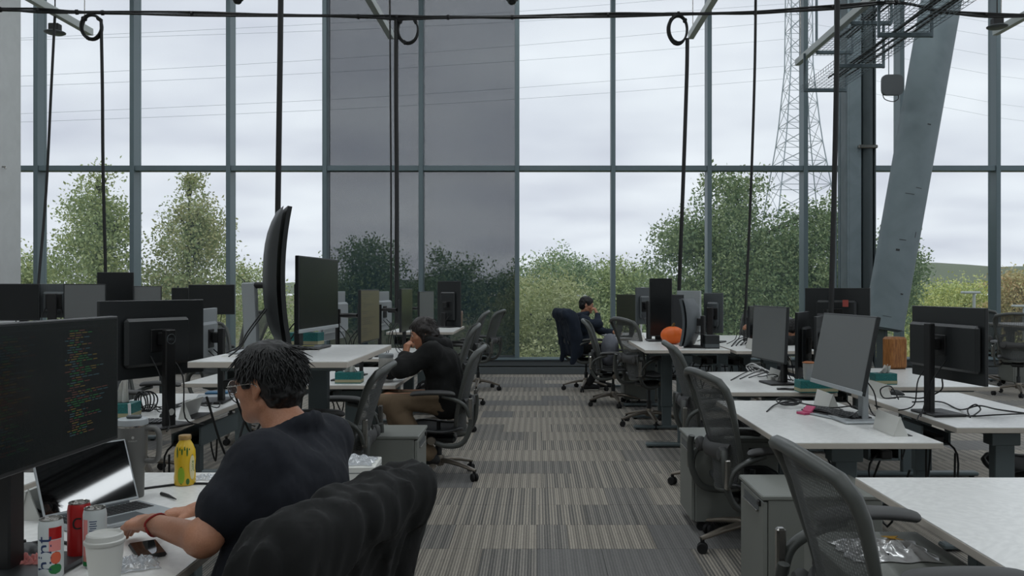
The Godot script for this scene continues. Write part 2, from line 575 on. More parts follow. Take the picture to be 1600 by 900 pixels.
# ---------------------------------------------------------------- overhead services
func build_overhead() -> void:
	# vertical steel column and raking round brace
	var c := thing("steel_column", "tall dark grey steel column standing before the window behind the slanted brace", "column", Vector3(5.08, 0, -13.6))
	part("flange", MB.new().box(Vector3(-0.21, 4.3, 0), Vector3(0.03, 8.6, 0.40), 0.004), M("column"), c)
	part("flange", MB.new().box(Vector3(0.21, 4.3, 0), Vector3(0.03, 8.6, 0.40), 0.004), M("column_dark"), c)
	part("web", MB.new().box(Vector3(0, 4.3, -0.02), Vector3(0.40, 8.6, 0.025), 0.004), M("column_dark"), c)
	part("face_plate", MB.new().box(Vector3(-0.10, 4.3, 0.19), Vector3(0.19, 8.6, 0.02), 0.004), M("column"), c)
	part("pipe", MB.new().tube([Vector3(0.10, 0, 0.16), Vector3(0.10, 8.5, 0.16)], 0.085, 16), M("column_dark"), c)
	for y: float in [3.68, 6.4]:
		part("pipe_clamp", MB.new().box(Vector3(0.08, y, 0.21), Vector3(0.30, 0.05, 0.12), 0.01), M("chrome"), c)
	for x: float in [-0.36, -0.30]:
		part("conduit", MB.new().tube([Vector3(x, 0.02, 0.05), Vector3(x, 8.5, 0.05)], 0.022, 10), M("column"), c)
	c = thing("slanted_brace", "thick round slanted grey steel brace with scuffs, ending above the floor", "brace", Vector3(4.93, 0, -12.2))
	var lo := P(1380, 512, 12.2) - c.position
	var hi := P(1382 + 100.0 * 512 / 515, -60, 12.2) - c.position
	var dir := (hi - lo).normalized()
	part("tube", MB.new().tube([lo, lo + dir * ((ROOM_H - 0.16 - lo.y) / dir.y)], 0.272, 32), M("column"), c)
	for q: Array in [[0.5, 0.25, 0.04, 0.02], [1.1, -0.35, 0.05, 0.03], [1.25, -0.20, 0.09, 0.008], [1.35, 0.45, 0.010, 0.08], [1.9, -0.25, 0.12, 0.006], [2.0, 0.15, 0.08, 0.008], [2.9, 0.1, 0.05, 0.016], [0.16, -0.3, 0.12, 0.004]]:
		var ang: float = q[1]
		var bn := Vector3(0, 0, 1) * cos(ang) + Vector3(0, 0, 1).cross(dir).normalized() * -sin(ang)
		bn = (bn - dir * bn.dot(dir)).normalized()
		part("scuff", MB.new().box(lo + dir * q[0] + bn * 0.2705, Vector3(q[2], q[3], 0.006), 0.0, Basis(dir.cross(bn), dir, bn)), M("plastic_dark"), c)
	part("end_cap", MB.new().tube([lo - dir * 0.03, lo], [0.20, 0.262], 32), M("column_dark"), c)
	part("gusset", MB.new().box(Vector3(lo.x - 0.02, lo.y / 2 - 0.02, 0), Vector3(0.05, lo.y + 0.06, 0.30), 0.01), M("column_dark"), c)
	part("foot_plate", MB.new().box(Vector3(lo.x - 0.02, 0.016, 0), Vector3(0.42, 0.03, 0.42), 0.004), M("column_dark"), c)
	# cable ladders running towards the camera
	tray("cable_tray", "lower wire basket cable tray hung beside the steel column", 3.87, 4.47, 4.34, 12.5, 0.9, true)
	tray("cable_tray", "upper wire basket cable tray above the lower tray", 3.98, 4.49, 4.83, 12.3, 0.9, false)
	var k := 0
	var tells := ["white steel strut ending beside the pendant near the white column", "white steel strut ending above the coiled cable at the blind", "white steel strut ending at the thick coil of many cable loops", "white steel strut meeting the pendant past the slanted brace", "grey steel strut running alongside the cable trays"]
	for q: Array in [[-5.96, 4.88, 11.4], [-1.97, 4.86, 11.5], [2.06, 4.86, 11.5], [6.10, 4.88, 11.4], [3.92, 4.87, 12.9]]:
		var t := thing("ceiling_strut", tells[k], "strut", Vector3(q[0], q[1], -q[2]), 0, "ceiling struts")
		var len_: float = q[2] + 4.0
		for s: float in [-1.0, 1.0]:
			part("channel_side", MB.new().box(Vector3(s * 0.035, 0, len_ / 2), Vector3(0.006, 0.09, len_), 0.002), M("strut"), t)
		part("channel_back", MB.new().box(Vector3(0, -0.042, len_ / 2), Vector3(0.07, 0.006, len_), 0.002), M("strut"), t)
		for j in 4:
			part("hanger_rod", MB.new().tube([Vector3(0, -0.04, 0.15 + j * 3.5), Vector3(0, ROOM_H - q[1], 0.15 + j * 3.5)], 0.006, 6), M("chrome"), t)
		k += 1
	pendant(P(86, 47, 11.0), "round flat pendant with a thin cable hanging by it, near the white column")
	pendant(P(1558, 38, 11.0), "round flat pendant hung past the slanted brace")
	for q: Array in [[371, 0, "small dark dome camera hung before clear glass"], [800, 1, "small dark dome camera hung in front of the blind's right edge"]]:
		var p := P(q[0], q[1], 11.0)
		var d := thing("dome_camera", q[2], "camera", p, 0, "dome cameras")
		part("housing", MB.new().lathe([Vector2(0, 0.0), Vector2(0.072, 0.0), Vector2(0.078, 0.015), Vector2(0.078, 0.06), Vector2(0.03, 0.09), Vector2(0, 0.09)], 20), M("black"), d)
		part("dome", MB.new().lathe([Vector2(0, -0.055), Vector2(0.03, -0.05), Vector2(0.05, -0.032), Vector2(0.06, 0.0)], 20), M("screen_off"), d)
		part("rod", MB.new().tube([Vector3(0, 0.08, 0), Vector3(0, ROOM_H - p.y, 0)], 0.008, 6), M("black"), d)
	# wireless access point
	var ap := P(1394, 133, 11.6)
	var t2 := thing("access_point", "rounded square wireless access point hanging under the cable tray", "access point", ap)
	var ol := PackedVector2Array()
	for i in 32:
		var a := TAU * i / 32
		var cx := signf(cos(a)) * pow(absf(cos(a)), 0.45)
		var sy := signf(sin(a)) * pow(absf(sin(a)), 0.45)
		ol.append(Vector2(cx * 0.145, sy * 0.14))
	part("case", MB.new().prism(ol, 0.05), M("plastic_grey"), t2)
	part("bracket", MB.new().box(Vector3(0, 0.05, -0.04), Vector3(0.10, 0.14, 0.03), 0.005), M("black"), t2)
	part("hanger", MB.new().tube([Vector3(-0.03, 0.12, -0.04), Vector3(-0.03, ROOM_H - ap.y, -0.04)], 0.006, 6), M("tray_steel"), t2)
	part("lead", MB.new().tube(curve([Vector3(-0.12, -0.12, -0.02), Vector3(-0.10, -0.19, 0), Vector3(0, -0.225, 0.01), Vector3(0.08, -0.19, 0), Vector3(0.09, -0.12, -0.02)]), 0.006, 6), M("cable"), t2)
	# the trunk of cables along the windows, in front of the struts
	var zt := 9.6
	var trunk := []
	for q: Array in [[-120, 12], [0, 15], [60, 17], [120, 19], [160, 20], [300, 22], [437, 24], [560, 26], [620, 28], [700, 27], [800, 27], [950, 24], [1060, 22], [1180, 20], [1300, 12], [1400, 4], [1470, 18], [1540, 24], [1620, 24], [1700, 22]]:
		trunk.append(P(q[0], q[1], zt))
	var tr := thing("overhead_wiring", "bundle of black cables strung level across the whole room under the ceiling", "cable", trunk[0])
	for j in 3:
		var pts := []
		for i in trunk.size():
			pts.append(trunk[i] - trunk[0] + Vector3(0, 0.014 * j - 0.012 + 0.010 * sin(i * 2.1 + j * 2.0), 0.012 * cos(j * 2.1)))
		part("cable", MB.new().tube(curve(pts, 6), 0.012, 6), M("cable"), tr)
	for i in range(1, trunk.size() - 1):
		part("tie", MB.new().tube([trunk[i] - trunk[0] + Vector3(-0.012, 0, 0), trunk[i] - trunk[0] + Vector3(0.012, 0, 0)], 0.03, 8), M("rubber"), tr)
	coil(P(143, 42, zt), 0.112, 0.135, 4, "coil of black cable hung on the trunk near the white column")
	coil(P(637, 47, zt), 0.115, 0.145, 3, "coil of black cable hung on the trunk before the blind")
	coil(P(1059, 46, zt), 0.105, 0.155, 6, "thick coil of many black cable loops hung before clear glass")
	drop("thin black cable hanging aslant from the pendant near the white column", [P(86, 20, 10.6), P(80, 140, 10.6), P(72, 300, 10.6), P(60, 446, 10.4), P(58, 500, 10.3)], 0.016)
	drop("black cable dropping from the coil near the white column", [P(158, 30, zt), P(160, 140, zt), P(161, 260, zt), P(165, 430, zt), P(166, 520, zt)], 0.018)
	drop("thick black cable dropping behind the tall curved monitor on the raised desk", [P(440, -140, 6.2), P(438, 60, 6.2), P(436, 200, 6.2), P(433, 420, 6.2), P(432, 552, 6.1)], 0.021)
	drop("thin black cable hanging in front of the blind beside a thicker one", [P(609, -40, zt), P(610, 150, zt), P(611, 300, zt), P(611, 505, 9.4)], 0.010)
	drop("thick black cable dropping from the blind's coil to the desks", [P(619, 30, zt), P(619, 160, zt), P(620, 300, zt), P(620, 505, 9.4)], 0.025)
	drop("black cable dropping from the thick many-looped coil", [P(1074, 60, zt), P(1073, 120, zt), P(1068, 270, zt), P(1061, 455, zt), P(1059, 530, zt)], 0.022)
	drop("thin black cable hanging before the tall oak and pylon", [P(1181, -30, 9.2), P(1179, 120, 9.2), P(1172, 330, 9.2), P(1164, 500, 9.1), P(1163, 532, 9.0)], 0.015)
	drop("thick black cable pole hanging from the trays to the back-to-back desks", [P(1309, -60, 7.0), P(1307, 120, 7.0), P(1304, 270, 7.0), P(1299, 470, 6.9), P(1296, 600, 6.8)], 0.022)

func build_luminaires() -> void:
	# rows of linear ceiling lights, above the frame: a glowing panel and its light
	var glow := mk("lamp_panel", Color(0.9, 0.9, 0.9), 0.5)
	glow.emission_enabled = true
	glow.emission = Color(0.95, 0.98, 1.0)
	glow.emission_energy_multiplier = 2.0
	for i in 5:
		for j in 3:
			var at := Vector3(-9.6 + i * 4.8, 7.3, -10.6 + j * 7.4)
			var t := thing("ceiling_light", "long linear ceiling light hung high above the desks", "ceiling light", at, 0, "linear ceiling lights")
			part("housing", MB.new().box(Vector3(0, 0.04, 0), Vector3(0.5, 0.08, 5.6), 0.01), M("strut"), t)
			part("lamp_panel", MB.new().box(Vector3(0, -0.004, 0), Vector3(0.46, 0.008, 5.5)), glow, t)
			for s: float in [-2.4, 2.4]:
				part("hanger_rod", MB.new().tube([Vector3(0, 0.07, s), Vector3(0, ROOM_H - at.y, s)], 0.006, 6), M("chrome"), t)
			var l := AreaLight3D.new()
			l.area_size = Vector2(0.46, 5.5)
			l.light_energy = LAMPS
			l.light_color = Color(0.96, 0.985, 1.0)
			l.area_range = 40.0
			l.shadow_enabled = true
			l.rotation.x = -PI / 2
			l.position = at + Vector3(0, -0.012, 0)
			add_child(l)

const LAMPS := 7.4

func drop(label: String, pts: Array, r: float) -> void:
	single("hanging_cable", MB.new().tube(curve(pts), r, 8), M("cable"), label, "cable", Vector3.ZERO, 0, "hanging cables")

func coil(at: Vector3, rx: float, ry: float, turns: int, label: String) -> void:
	var t := thing("cable_coil", label, "cable", at, 0, "cable coils")
	for k in turns:
		var pts := []
		for i in 33:
			var a := TAU * i / 32
			pts.append(Vector3(cos(a) * (rx + 0.006 * sin(k * 2.3)), sin(a) * (ry + 0.008 * cos(k * 1.7)), 0.012 * (k - turns / 2.0) + 0.006 * sin(a * 2 + k)) + Vector3(0.006 * sin(k * 4.0), 0, 0))
		part("loop", MB.new().tube(pts, 0.011, 6), M("cable"), t)
	for a: float in [0.7, 2.4, 4.4]:
		part("tie", MB.new().tube([Vector3(cos(a) * rx, sin(a) * ry, -0.03), Vector3(cos(a) * rx, sin(a) * ry, 0.03)], 0.022, 6), M("rubber"), t)

func pendant(at: Vector3, label: String) -> void:
	var t := thing("pendant_disc", label, "pendant", at, 0, "flat round pendants")
	part("disc", MB.new().lathe([Vector2(0, -0.05), Vector2(0.10, -0.05), Vector2(0.125, -0.038), Vector2(0.128, -0.028), Vector2(0.11, -0.018), Vector2(0, -0.018)], 28), M("plastic_grey"), t)
	part("driver_box", MB.new().box(Vector3(0, 0.03, 0), Vector3(0.13, 0.10, 0.10), 0.008), M("black"), t)
	part("rod", MB.new().tube([Vector3(0, 0.08, 0), Vector3(0, ROOM_H - at.y, 0)], 0.008, 6), M("black"), t)

func tray(called: String, label: String, x0: float, x1: float, y: float, z0: float, z1: float, lower: bool) -> void:
	var t := thing(called, label, "cable tray", Vector3((x0 + x1) / 2, y, -z0), 0, "wire cable trays")
	var w := x1 - x0
	var n := int((z0 - z1) / 1.35)
	for k in n:      # trapeze hangers
		var z := 0.1 + k * 1.35
		part("hanger_bar", MB.new().box(Vector3(0, 0, z), Vector3(w, 0.05, 0.045), 0.004), M("tray_steel"), t)
		for s: float in [-0.5, 0.5]:
			part("hanger_rod", MB.new().box(Vector3(s * w, 0.25 if lower else (ROOM_H - y) / 2, z), Vector3(0.03, 0.56 if lower else ROOM_H - y, 0.03), 0.003), M("tray_steel"), t)
	var wires := MB.new()
	var L := z0 - z1
	for i in 9:
		var x := lerpf(-w / 2 + 0.04, w / 2 - 0.04, i / 8.0)
		wires.tube([Vector3(x, 0.04, -0.2), Vector3(x, 0.04, L)], 0.0035, 5)
	for s: float in [-1.0, 1.0]:
		for yy: float in [0.085, 0.13]:
			wires.tube([Vector3(s * (w / 2 - 0.04), yy, -0.2), Vector3(s * (w / 2 - 0.04), yy, L)], 0.0035, 5)
	var zz := -0.2
	while zz < L:
		wires.tube([Vector3(-w / 2 + 0.04, 0.13, zz), Vector3(-w / 2 + 0.04, 0.04, zz), Vector3(w / 2 - 0.04, 0.04, zz), Vector3(w / 2 - 0.04, 0.13, zz)], 0.003, 5)
		zz += 0.10
	part("wire_basket", wires, M("tray_steel"), t)
	for j in (4 if lower else 3):
		var pts := []
		for i in 10:
			pts.append(Vector3(-0.12 + j * 0.08 + 0.03 * sin(i * 1.3 + j * 2), 0.06 + 0.012 * (j % 2), 0.6 + i * (L - 0.7) / 9.0))
		part("cable", MB.new().tube(curve(pts, 4), 0.013, 6), M("cable"), t)
# ---------------------------------------------------------------- outside
var clumps := []
func build_outside() -> void:
	# leaf clumps: small folded leaves on short twigs
	for k in 3:
		var b := MB.new()
		var r := RandomNumberGenerator.new()
		r.seed = 40 + k
		for i in 16:
			var p := Vector3(r.randf_range(-1, 1), r.randf_range(-0.7, 0.7), r.randf_range(-1, 1)) * 0.24
			var d := Vector3(r.randf_range(-1, 1), r.randf_range(-0.5, 0.9), r.randf_range(-1, 1)).normalized()
			var sd := d.cross(Vector3(r.randf_range(-1, 1), r.randf_range(-1, 1), r.randf_range(-1, 1))).normalized()
			var up := d.cross(sd)
			var L := r.randf_range(0.07, 0.12)
			var W := L * 0.27
			var a := p
			var m := p + d * L * 0.5 + up * 0.01
			var e := p + d * L
			b.t3(a, m + sd * W, e, up, up, up)
			b.t3(a, e, m - sd * W, up, up, up)
		clumps.append(b.mesh())
	var leaf := mk("leaf", Color.WHITE, 0.6)
	leaf.vertex_color_use_as_albedo = true
	leaf.cull_mode = BaseMaterial3D.CULL_DISABLED
	leaf.backlight_enabled = true
	leaf.backlight = Color(0.22, 0.26, 0.10)
	var g := structure("ground")
	var gm := mk("dry_grass", Color(0.50, 0.49, 0.36), 0.95)
	tri(gm, noise_tex(0.06, Color(0.70, 0.74, 0.60), Color(1, 0.98, 0.9)), 0.08, true)
	part("turf", MB.new().box(Vector3(0, -5.6, -400), Vector3(1600, 0.4, 780)), gm, g)
	# far hills
	var hills := structure("hills")
	var hm := mk("hill", Color(0.44, 0.47, 0.38), 1.0)
	var rows := []
	var n := FastNoiseLite.new()
	n.seed = 8
	n.frequency = 0.0022
	n.fractal_octaves = 3
	for i in 9:
		var row := []
		for j in 60:
			var x := -1500.0 + j * 51.0
			var up := sin(PI * i / 16.0)
			row.append(Vector3(x, -6.0 + up * (34.0 + 26.0 * n.get_noise_1d(x)) * (1.0 if x > 300 else 0.45), -1100.0 - i * 40.0))
		rows.append(row)
	part("ridge", MB.new().grid(rows), hm, hills)
	# trees: crown blobs are [pixel x, pixel y, radius x, radius y] at the tree's distance
	var yg := Color(0.54, 0.58, 0.24)
	var lg := Color(0.38, 0.47, 0.22)
	var dg := Color(0.22, 0.32, 0.15)
	var au := Color(0.67, 0.46, 0.22)
	var G := "trees beyond the glass"
	tree("young_oak", "young leafy tree with a pointed loose top, nearest the white column", 21.0, [[158, 285, 16, 20], [150, 330, 40, 36], [145, 385, 62, 45], [150, 440, 72, 40], [140, 500, 85, 50], [175, 350, 30, 40]], 150, lg, yg, 1350, 0.9, G)
	tree("young_oak", "slender young tree with a thin spire top beyond the dark monitors", 22.0, [[296, 290, 13, 22], [292, 335, 34, 34], [292, 385, 55, 40], [292, 435, 66, 40], [295, 500, 80, 50], [320, 355, 28, 30]], 294, lg, Color(0.61, 0.56, 0.27), 1300, 0.9, G)
	tree("shrub", "small dark bush showing between the white column and first mullion", 24.0, [[28, 420, 34, 32], [20, 480, 60, 40], [55, 440, 24, 24]], 28, lg, yg, 520, 1.0, G)
	tree("shrub", "sparse bush below the sky beside the blind's edge", 27.0, [[395, 470, 60, 50], [450, 520, 70, 50], [375, 430, 18, 30]], 400, lg, yg, 600, 1.0, G)
	tree("broad_oak", "dark broad tree seen dimly through the blind's first bay", 30.0, [[570, 420, 50, 44], [600, 470, 80, 50], [545, 470, 60, 50]], 570, dg, lg, 1200, 1.1, G)
	tree("broad_oak", "dark round tree seen dimly through the blind's second bay", 33.0, [[700, 440, 50, 36], [740, 470, 55, 36], [670, 480, 60, 40], [800, 460, 40, 40]], 700, dg, lg, 1300, 1.1, G)
	tree("round_bush", "pale yellow-green bush filling the pane beside the blind", 17.0, [[850, 480, 62, 50], [840, 545, 85, 60], [905, 560, 60, 50], [800, 560, 60, 60]], 850, Color(0.54, 0.59, 0.27), Color(0.75, 0.75, 0.41), 2300, 0.7, G)
	tree("broad_oak", "mid green tree rising behind the pale bush", 29.0, [[880, 430, 52, 36], [930, 450, 55, 34], [910, 500, 90, 60]], 890, dg, lg, 2000, 1.0, G)
	tree("broad_oak", "rounded green tree behind the mullion and the thinking man's desk", 27.0, [[985, 440, 44, 40], [980, 500, 70, 70], [1030, 480, 50, 50]], 985, lg, Color(0.49, 0.56, 0.24), 1700, 1.0, G)
	tree("tall_oak", "tall spreading oak in front of the lattice pylon", 20.0, [[1150, 310, 42, 44], [1120, 370, 60, 50], [1075, 375, 42, 34], [1040, 400, 28, 16], [1180, 400, 80, 60], [1120, 450, 100, 60], [1240, 390, 44, 46], [1290, 350, 26, 44], [1270, 430, 60, 70], [1200, 490, 120, 60], [1080, 500, 70, 50]], 1170, dg, Color(0.44, 0.51, 0.24), 4600, 0.85, G)
	tree("tall_oak", "dark leafy branch end showing past the slanted brace", 18.0, [[1418, 430, 26, 40], [1400, 400, 30, 40], [1395, 470, 36, 40]], 1392, dg, lg, 700, 0.7, G)
	tree("round_bush", "yellow-green round tree beyond the far pair of chairs", 38.0, [[1490, 470, 60, 34], [1450, 500, 60, 44], [1540, 500, 60, 44], [1500, 540, 90, 40]], 1490, Color(0.49, 0.59, 0.22), Color(0.75, 0.74, 0.24), 2300, 1.2, G)
	tree("maple", "rust tinged tree at the last mullion past the lamp post", 34.0, [[1585, 460, 28, 34], [1620, 490, 60, 60], [1560, 520, 50, 40]], 1590, Color(0.54, 0.51, 0.22), au, 1500, 1.1, G)
	tree("hedge", "low yellowing hedge under the far chairs' window", 24.0, [[1500, 560, 90, 22], [1600, 560, 70, 24], [1420, 570, 60, 24]], 1500, yg, Color(0.75, 0.67, 0.27), 900, 0.9, G)
	pylon()
	# power lines: from far to the left up to the pylon's arms
	var k := 0
	for q: Array in [[57, 5, "power line"], [57, -18, ""], [118, 32, ""], [132, 60, ""], [175, 102, ""], [187, 122, ""]]:
		var a := P(-150, q[0] + 10, 62.0)
		var b := P(1240, q[1], 90.0)
		var pts := []
		for i in 15:
			var t := i / 14.0
			pts.append(a.lerp(b, t) - Vector3(0, sin(PI * t) * 0.6, 0))
		single("power_line", MB.new().tube(pts, 0.014, 5), M("wire"), "thin grey power line slanting up to the pylon across the sky", "power line", Vector3.ZERO, 0, "power lines to the pylon")
		b = P(1240, q[1], 90.0)
		a = P(1800, q[1] + 78 + k * 3, 120.0)
		single("power_line", MB.new().tube([b, b.lerp(a, 0.5) - Vector3(0, 0.7, 0), a], 0.014, 5), M("wire"), "thin grey power line falling away from the pylon past the brace", "power line", Vector3.ZERO, 0, "power lines beyond the pylon")
		k += 1
	lamp_post(1522, 457, 30.0, "white street lamp with a flat head before the yellow-green tree")
	lamp_post(1600, 478, 32.0, "white street lamp behind the rust tinged tree")
	lamp_post(907, 463, 26.0, "white street lamp behind the thinking man's head")

func lamp_post(px: float, py: float, z: float, label: String) -> void:
	var p := P(px, py, z)
	var t := thing("street_lamp", label, "lamp post", Vector3(p.x, -5.4, p.z), 0, "street lamps outside")
	var h := p.y + 5.4
	part("pole", MB.new().tube([Vector3(0, 0, 0), Vector3(0, h, 0)], [0.07, 0.05], 10), M("strut"), t)
	part("lamp_head", MB.new().box(Vector3(-0.12, h, 0), Vector3(0.62, 0.09, 0.26), 0.03), M("strut"), t)

func tree(called: String, label: String, z: float, blobs: Array, trunk_px: float, c0: Color, c1: Color, count: int, scale: float, group: String) -> void:
	var ground := -5.4
	var bx := (trunk_px - VPX) / F * z
	var t := thing(called, label, "tree", Vector3(bx, ground, -z), 0, group)
	var r := RandomNumberGenerator.new()
	r.seed = int(trunk_px) * 3 + 1
	var top: Vector3 = P(blobs[0][0], blobs[0][1], z) - t.position
	var wood := MB.new()
	wood.tube(curve([Vector3.ZERO, Vector3(0.1, top.y * 0.4, 0.05), Vector3(top.x * 0.5, top.y * 0.75, 0), top], 4), [0.16, 0.15, 0.14, 0.13, 0.12, 0.11, 0.10, 0.08, 0.06, 0.05, 0.03, 0.02, 0.01], 7)
	var mm := [[], [], []]
	var area := 0.0
	for b: Array in blobs:
		area += b[2] * b[3]
	for b: Array in blobs:
		var c := P(b[0], b[1], z) - t.position
		var rx: float = b[2] / F * z
		var ry: float = b[3] / F * z
		var rz := maxf(rx, ry * 0.6) * 0.9
		c.z += r.randf_range(-0.3, 0.3) * rx
		for k in 3:     # limbs into the blob
			var e := c + Vector3(r.randf_range(-0.7, 0.7) * rx, r.randf_range(-0.2, 0.7) * ry, r.randf_range(-0.6, 0.6) * rz)
			var s := Vector3(top.x * 0.6 * clampf(c.y / top.y, 0, 1), c.y - ry * 0.9, 0)
			wood.tube(curve([s, (s + e) / 2 + Vector3(0, 0.1 * ry, 0), e], 3), [0.05, 0.045, 0.04, 0.03, 0.024, 0.017, 0.009], 5)
		var m := int(count * b[2] * b[3] / area)
		var tuft := Vector3.ZERO
		for i in m:
			if i % 13 == 0:
				var d := Vector3(r.randfn(), r.randfn(), r.randfn()).normalized()
				var q := pow(r.randf(), 0.4)
				tuft = c + Vector3(d.x * rx, d.y * ry, d.z * rz) * q
				if r.randf() < 0.35:
					wood.tube([Vector3(lerpf(c.x, tuft.x, 0.3), lerpf(c.y - ry * 0.4, tuft.y, 0.3), lerpf(c.z, tuft.z, 0.3)), tuft], [0.018, 0.005], 4)
			var sp := 0.17 * minf(rx, 1.6) + 0.10
			var p := tuft + Vector3(r.randfn() * sp, r.randfn() * sp * 0.55, r.randfn() * sp)
			if p.y < 0.2:
				continue
			var s := scale * r.randf_range(0.75, 1.3)
			var xf := Transform3D(Basis.from_euler(Vector3(r.randf() * TAU, r.randf() * TAU, r.randf() * TAU)).scaled(Vector3.ONE * s), p)
			mm[r.randi() % 3].append([xf, c0.lerp(c1, clampf(r.randfn(0.5, 0.33), 0, 1))])
	part("trunk", wood, M("bark"), t)
	for k in 3:
		var m := MultiMesh.new()
		m.transform_format = MultiMesh.TRANSFORM_3D
		m.use_colors = true
		m.mesh = clumps[k]
		m.instance_count = mm[k].size()
		for i in mm[k].size():
			m.set_instance_transform(i, mm[k][i][0])
			m.set_instance_color(i, mm[k][i][1])
		var o := MultiMeshInstance3D.new()
		o.name = "foliage"
		o.multimesh = m
		o.material_override = M("leaf")
		o.set_meta("kind", "stuff")
		t.add_child(o, true)

func pylon() -> void:
	var z := 90.0
	var base := P(1248, 560, z)
	var t := thing("lattice_pylon", "pale lattice steel power pylon behind the tall oak", "pylon", Vector3(base.x, -5.4, -z))
	var half := func(y: float) -> float: return lerpl([0.0, 15.0, 23.0, 30.0, 46.0], [4.6, 2.9, 1.75, 1.15, 1.0], y)
	var legs := MB.new()
	var lace := MB.new()
	var ys := [0.0, 4.0, 8.0, 11.5, 14.5, 17.5, 20.0, 22.0, 24.0, 26.0, 28.0, 30.0, 32.0, 34.0, 36.0, 38.0, 40.0, 42.0, 44.0]
	for sx: float in [-1.0, 1.0]:
		for sz: float in [-1.0, 1.0]:
			for i in ys.size() - 1:
				var a: float = half.call(ys[i])
				var b: float = half.call(ys[i + 1])
				legs.tube([Vector3(sx * a, ys[i], sz * a), Vector3(sx * b, ys[i + 1], sz * b)], 0.065, 5)
	for i in ys.size() - 1:
		var a: float = half.call(ys[i])
		var b: float = half.call(ys[i + 1])
		for rot in 4:
			var B := Basis(Vector3.UP, rot * PI / 2)
			lace.tube([B * Vector3(-a, ys[i], a), B * Vector3(b, ys[i + 1], b)], 0.03, 4)
			lace.tube([B * Vector3(a, ys[i], a), B * Vector3(-b, ys[i + 1], b)], 0.03, 4)
			lace.tube([B * Vector3(-b, ys[i + 1], b), B * Vector3(b, ys[i + 1], b)], 0.03, 4)
	part("legs", legs, M("pylon"), t)
	part("lacing", lace, M("pylon"), t)
	for y: float in [39.0, 42.0]:
		for s: float in [-1.0, 1.0]:
			var arm := MB.new()
			for zz: float in [-1.1, 1.1]:
				arm.tube([Vector3(s * 1.15, y, zz), Vector3(s * 5.5, y + 0.3, 0)], 0.06, 4)
				arm.tube([Vector3(s * 1.15, y + 1.8, zz), Vector3(s * 5.5, y + 0.3, 0)], 0.06, 4)
				arm.tube([Vector3(s * 2.6, y + 0.1, zz * 0.67), Vector3(s * 2.6, y + 1.3, zz * 0.67)], 0.045, 4)
			part("cross_arm", arm, M("pylon"), t)
# ---------------------------------------------------------------- desks and pedestals
func desk(x0: float, x1: float, z0: float, z1: float, h: float, back: float, label: String, group := "white topped sit-stand desks") -> Node3D:
	# z0 is the near end's depth; back = +1 or -1 tells which x side the cable flaps are on
	var t := thing("desk", label, "desk", Vector3((x0 + x1) / 2, 0, -(z0 + z1) / 2), 0, group)
	var w := x1 - x0
	var L := z1 - z0
	var top := part("tabletop", MB.new().box(Vector3(0, h - 0.0015, 0), Vector3(w - 0.002, 0.003, L - 0.002)), M("desk_top"), t)
	part("edge", MB.new().box(Vector3(0, h - 0.0165, 0), Vector3(w, 0.027, L), 0.002), M("desk_edge"), top)
	for s: float in [-1.0, 1.0]:
		var z := s * (L / 2 - 0.26)
		var leg := part("leg", MB.new().box(Vector3(0, (h - 0.08) / 2 + 0.12, z), Vector3(0.11, h - 0.32, 0.07), 0.004), M("desk_steel"), t)
		part("inner_stage", MB.new().box(Vector3(0, 0.22, z), Vector3(0.094, 0.40, 0.055), 0.004), M("desk_steel"), leg)
		part("motor_head", MB.new().box(Vector3(0, h - 0.10, z), Vector3(0.16, 0.07, 0.10), 0.004), M("desk_steel"), leg)
		part("top_bracket", MB.new().box(Vector3(0, h - 0.05, z), Vector3(w - 0.14, 0.035, 0.06), 0.006), M("desk_steel"), t)
		part("foot", MB.new().box(Vector3(0, 0.028, z), Vector3(w - 0.08, 0.03, 0.08), 0.008), M("desk_steel"), t)
		for q: float in [-1.0, 1.0]:
			part("glide", MB.new().lathe([Vector2(0, 0), Vector2(0.02, 0), Vector2(0.02, 0.014), Vector2(0, 0.014)], 10, Transform3D(Basis.IDENTITY, Vector3(q * (w / 2 - 0.08), 0, z))), M("rubber"), t)
	part("crossbeam", MB.new().box(Vector3(0, h - 0.075, 0), Vector3(0.08, 0.05, L - 0.5), 0.004), M("desk_steel"), t)
	var tr := part("cable_trough", MB.new().box(Vector3(back * (w / 2 - 0.10), h - 0.17, 0), Vector3(0.16, 0.012, L - 0.9)).box(Vector3(back * (w / 2 - 0.02), h - 0.12, 0), Vector3(0.012, 0.11, L - 0.9)).box(Vector3(back * (w / 2 - 0.18), h - 0.14, 0), Vector3(0.012, 0.07, L - 0.9)), M("desk_steel"), t)
	part("power_strip", MB.new().box(Vector3(back * (w / 2 - 0.10), h - 0.14, 0.1), Vector3(0.06, 0.045, 0.5), 0.006), M("black"), tr)
	for k in 3:
		var y0 := h - 0.12
		var zz := -0.4 + k * 0.35
		part("loose_lead", MB.new().tube(curve([Vector3(back * (w / 2 - 0.10), y0, zz), Vector3(back * (w / 2 - 0.20), y0 - 0.10, zz + 0.06), Vector3(back * (w / 2 - 0.14), y0 - 0.25 - 0.06 * k, zz + 0.15), Vector3(back * (w / 2 - 0.08), y0 - 0.05, zz + 0.28)], 5), 0.006, 5), M("cable"), tr)
	return t

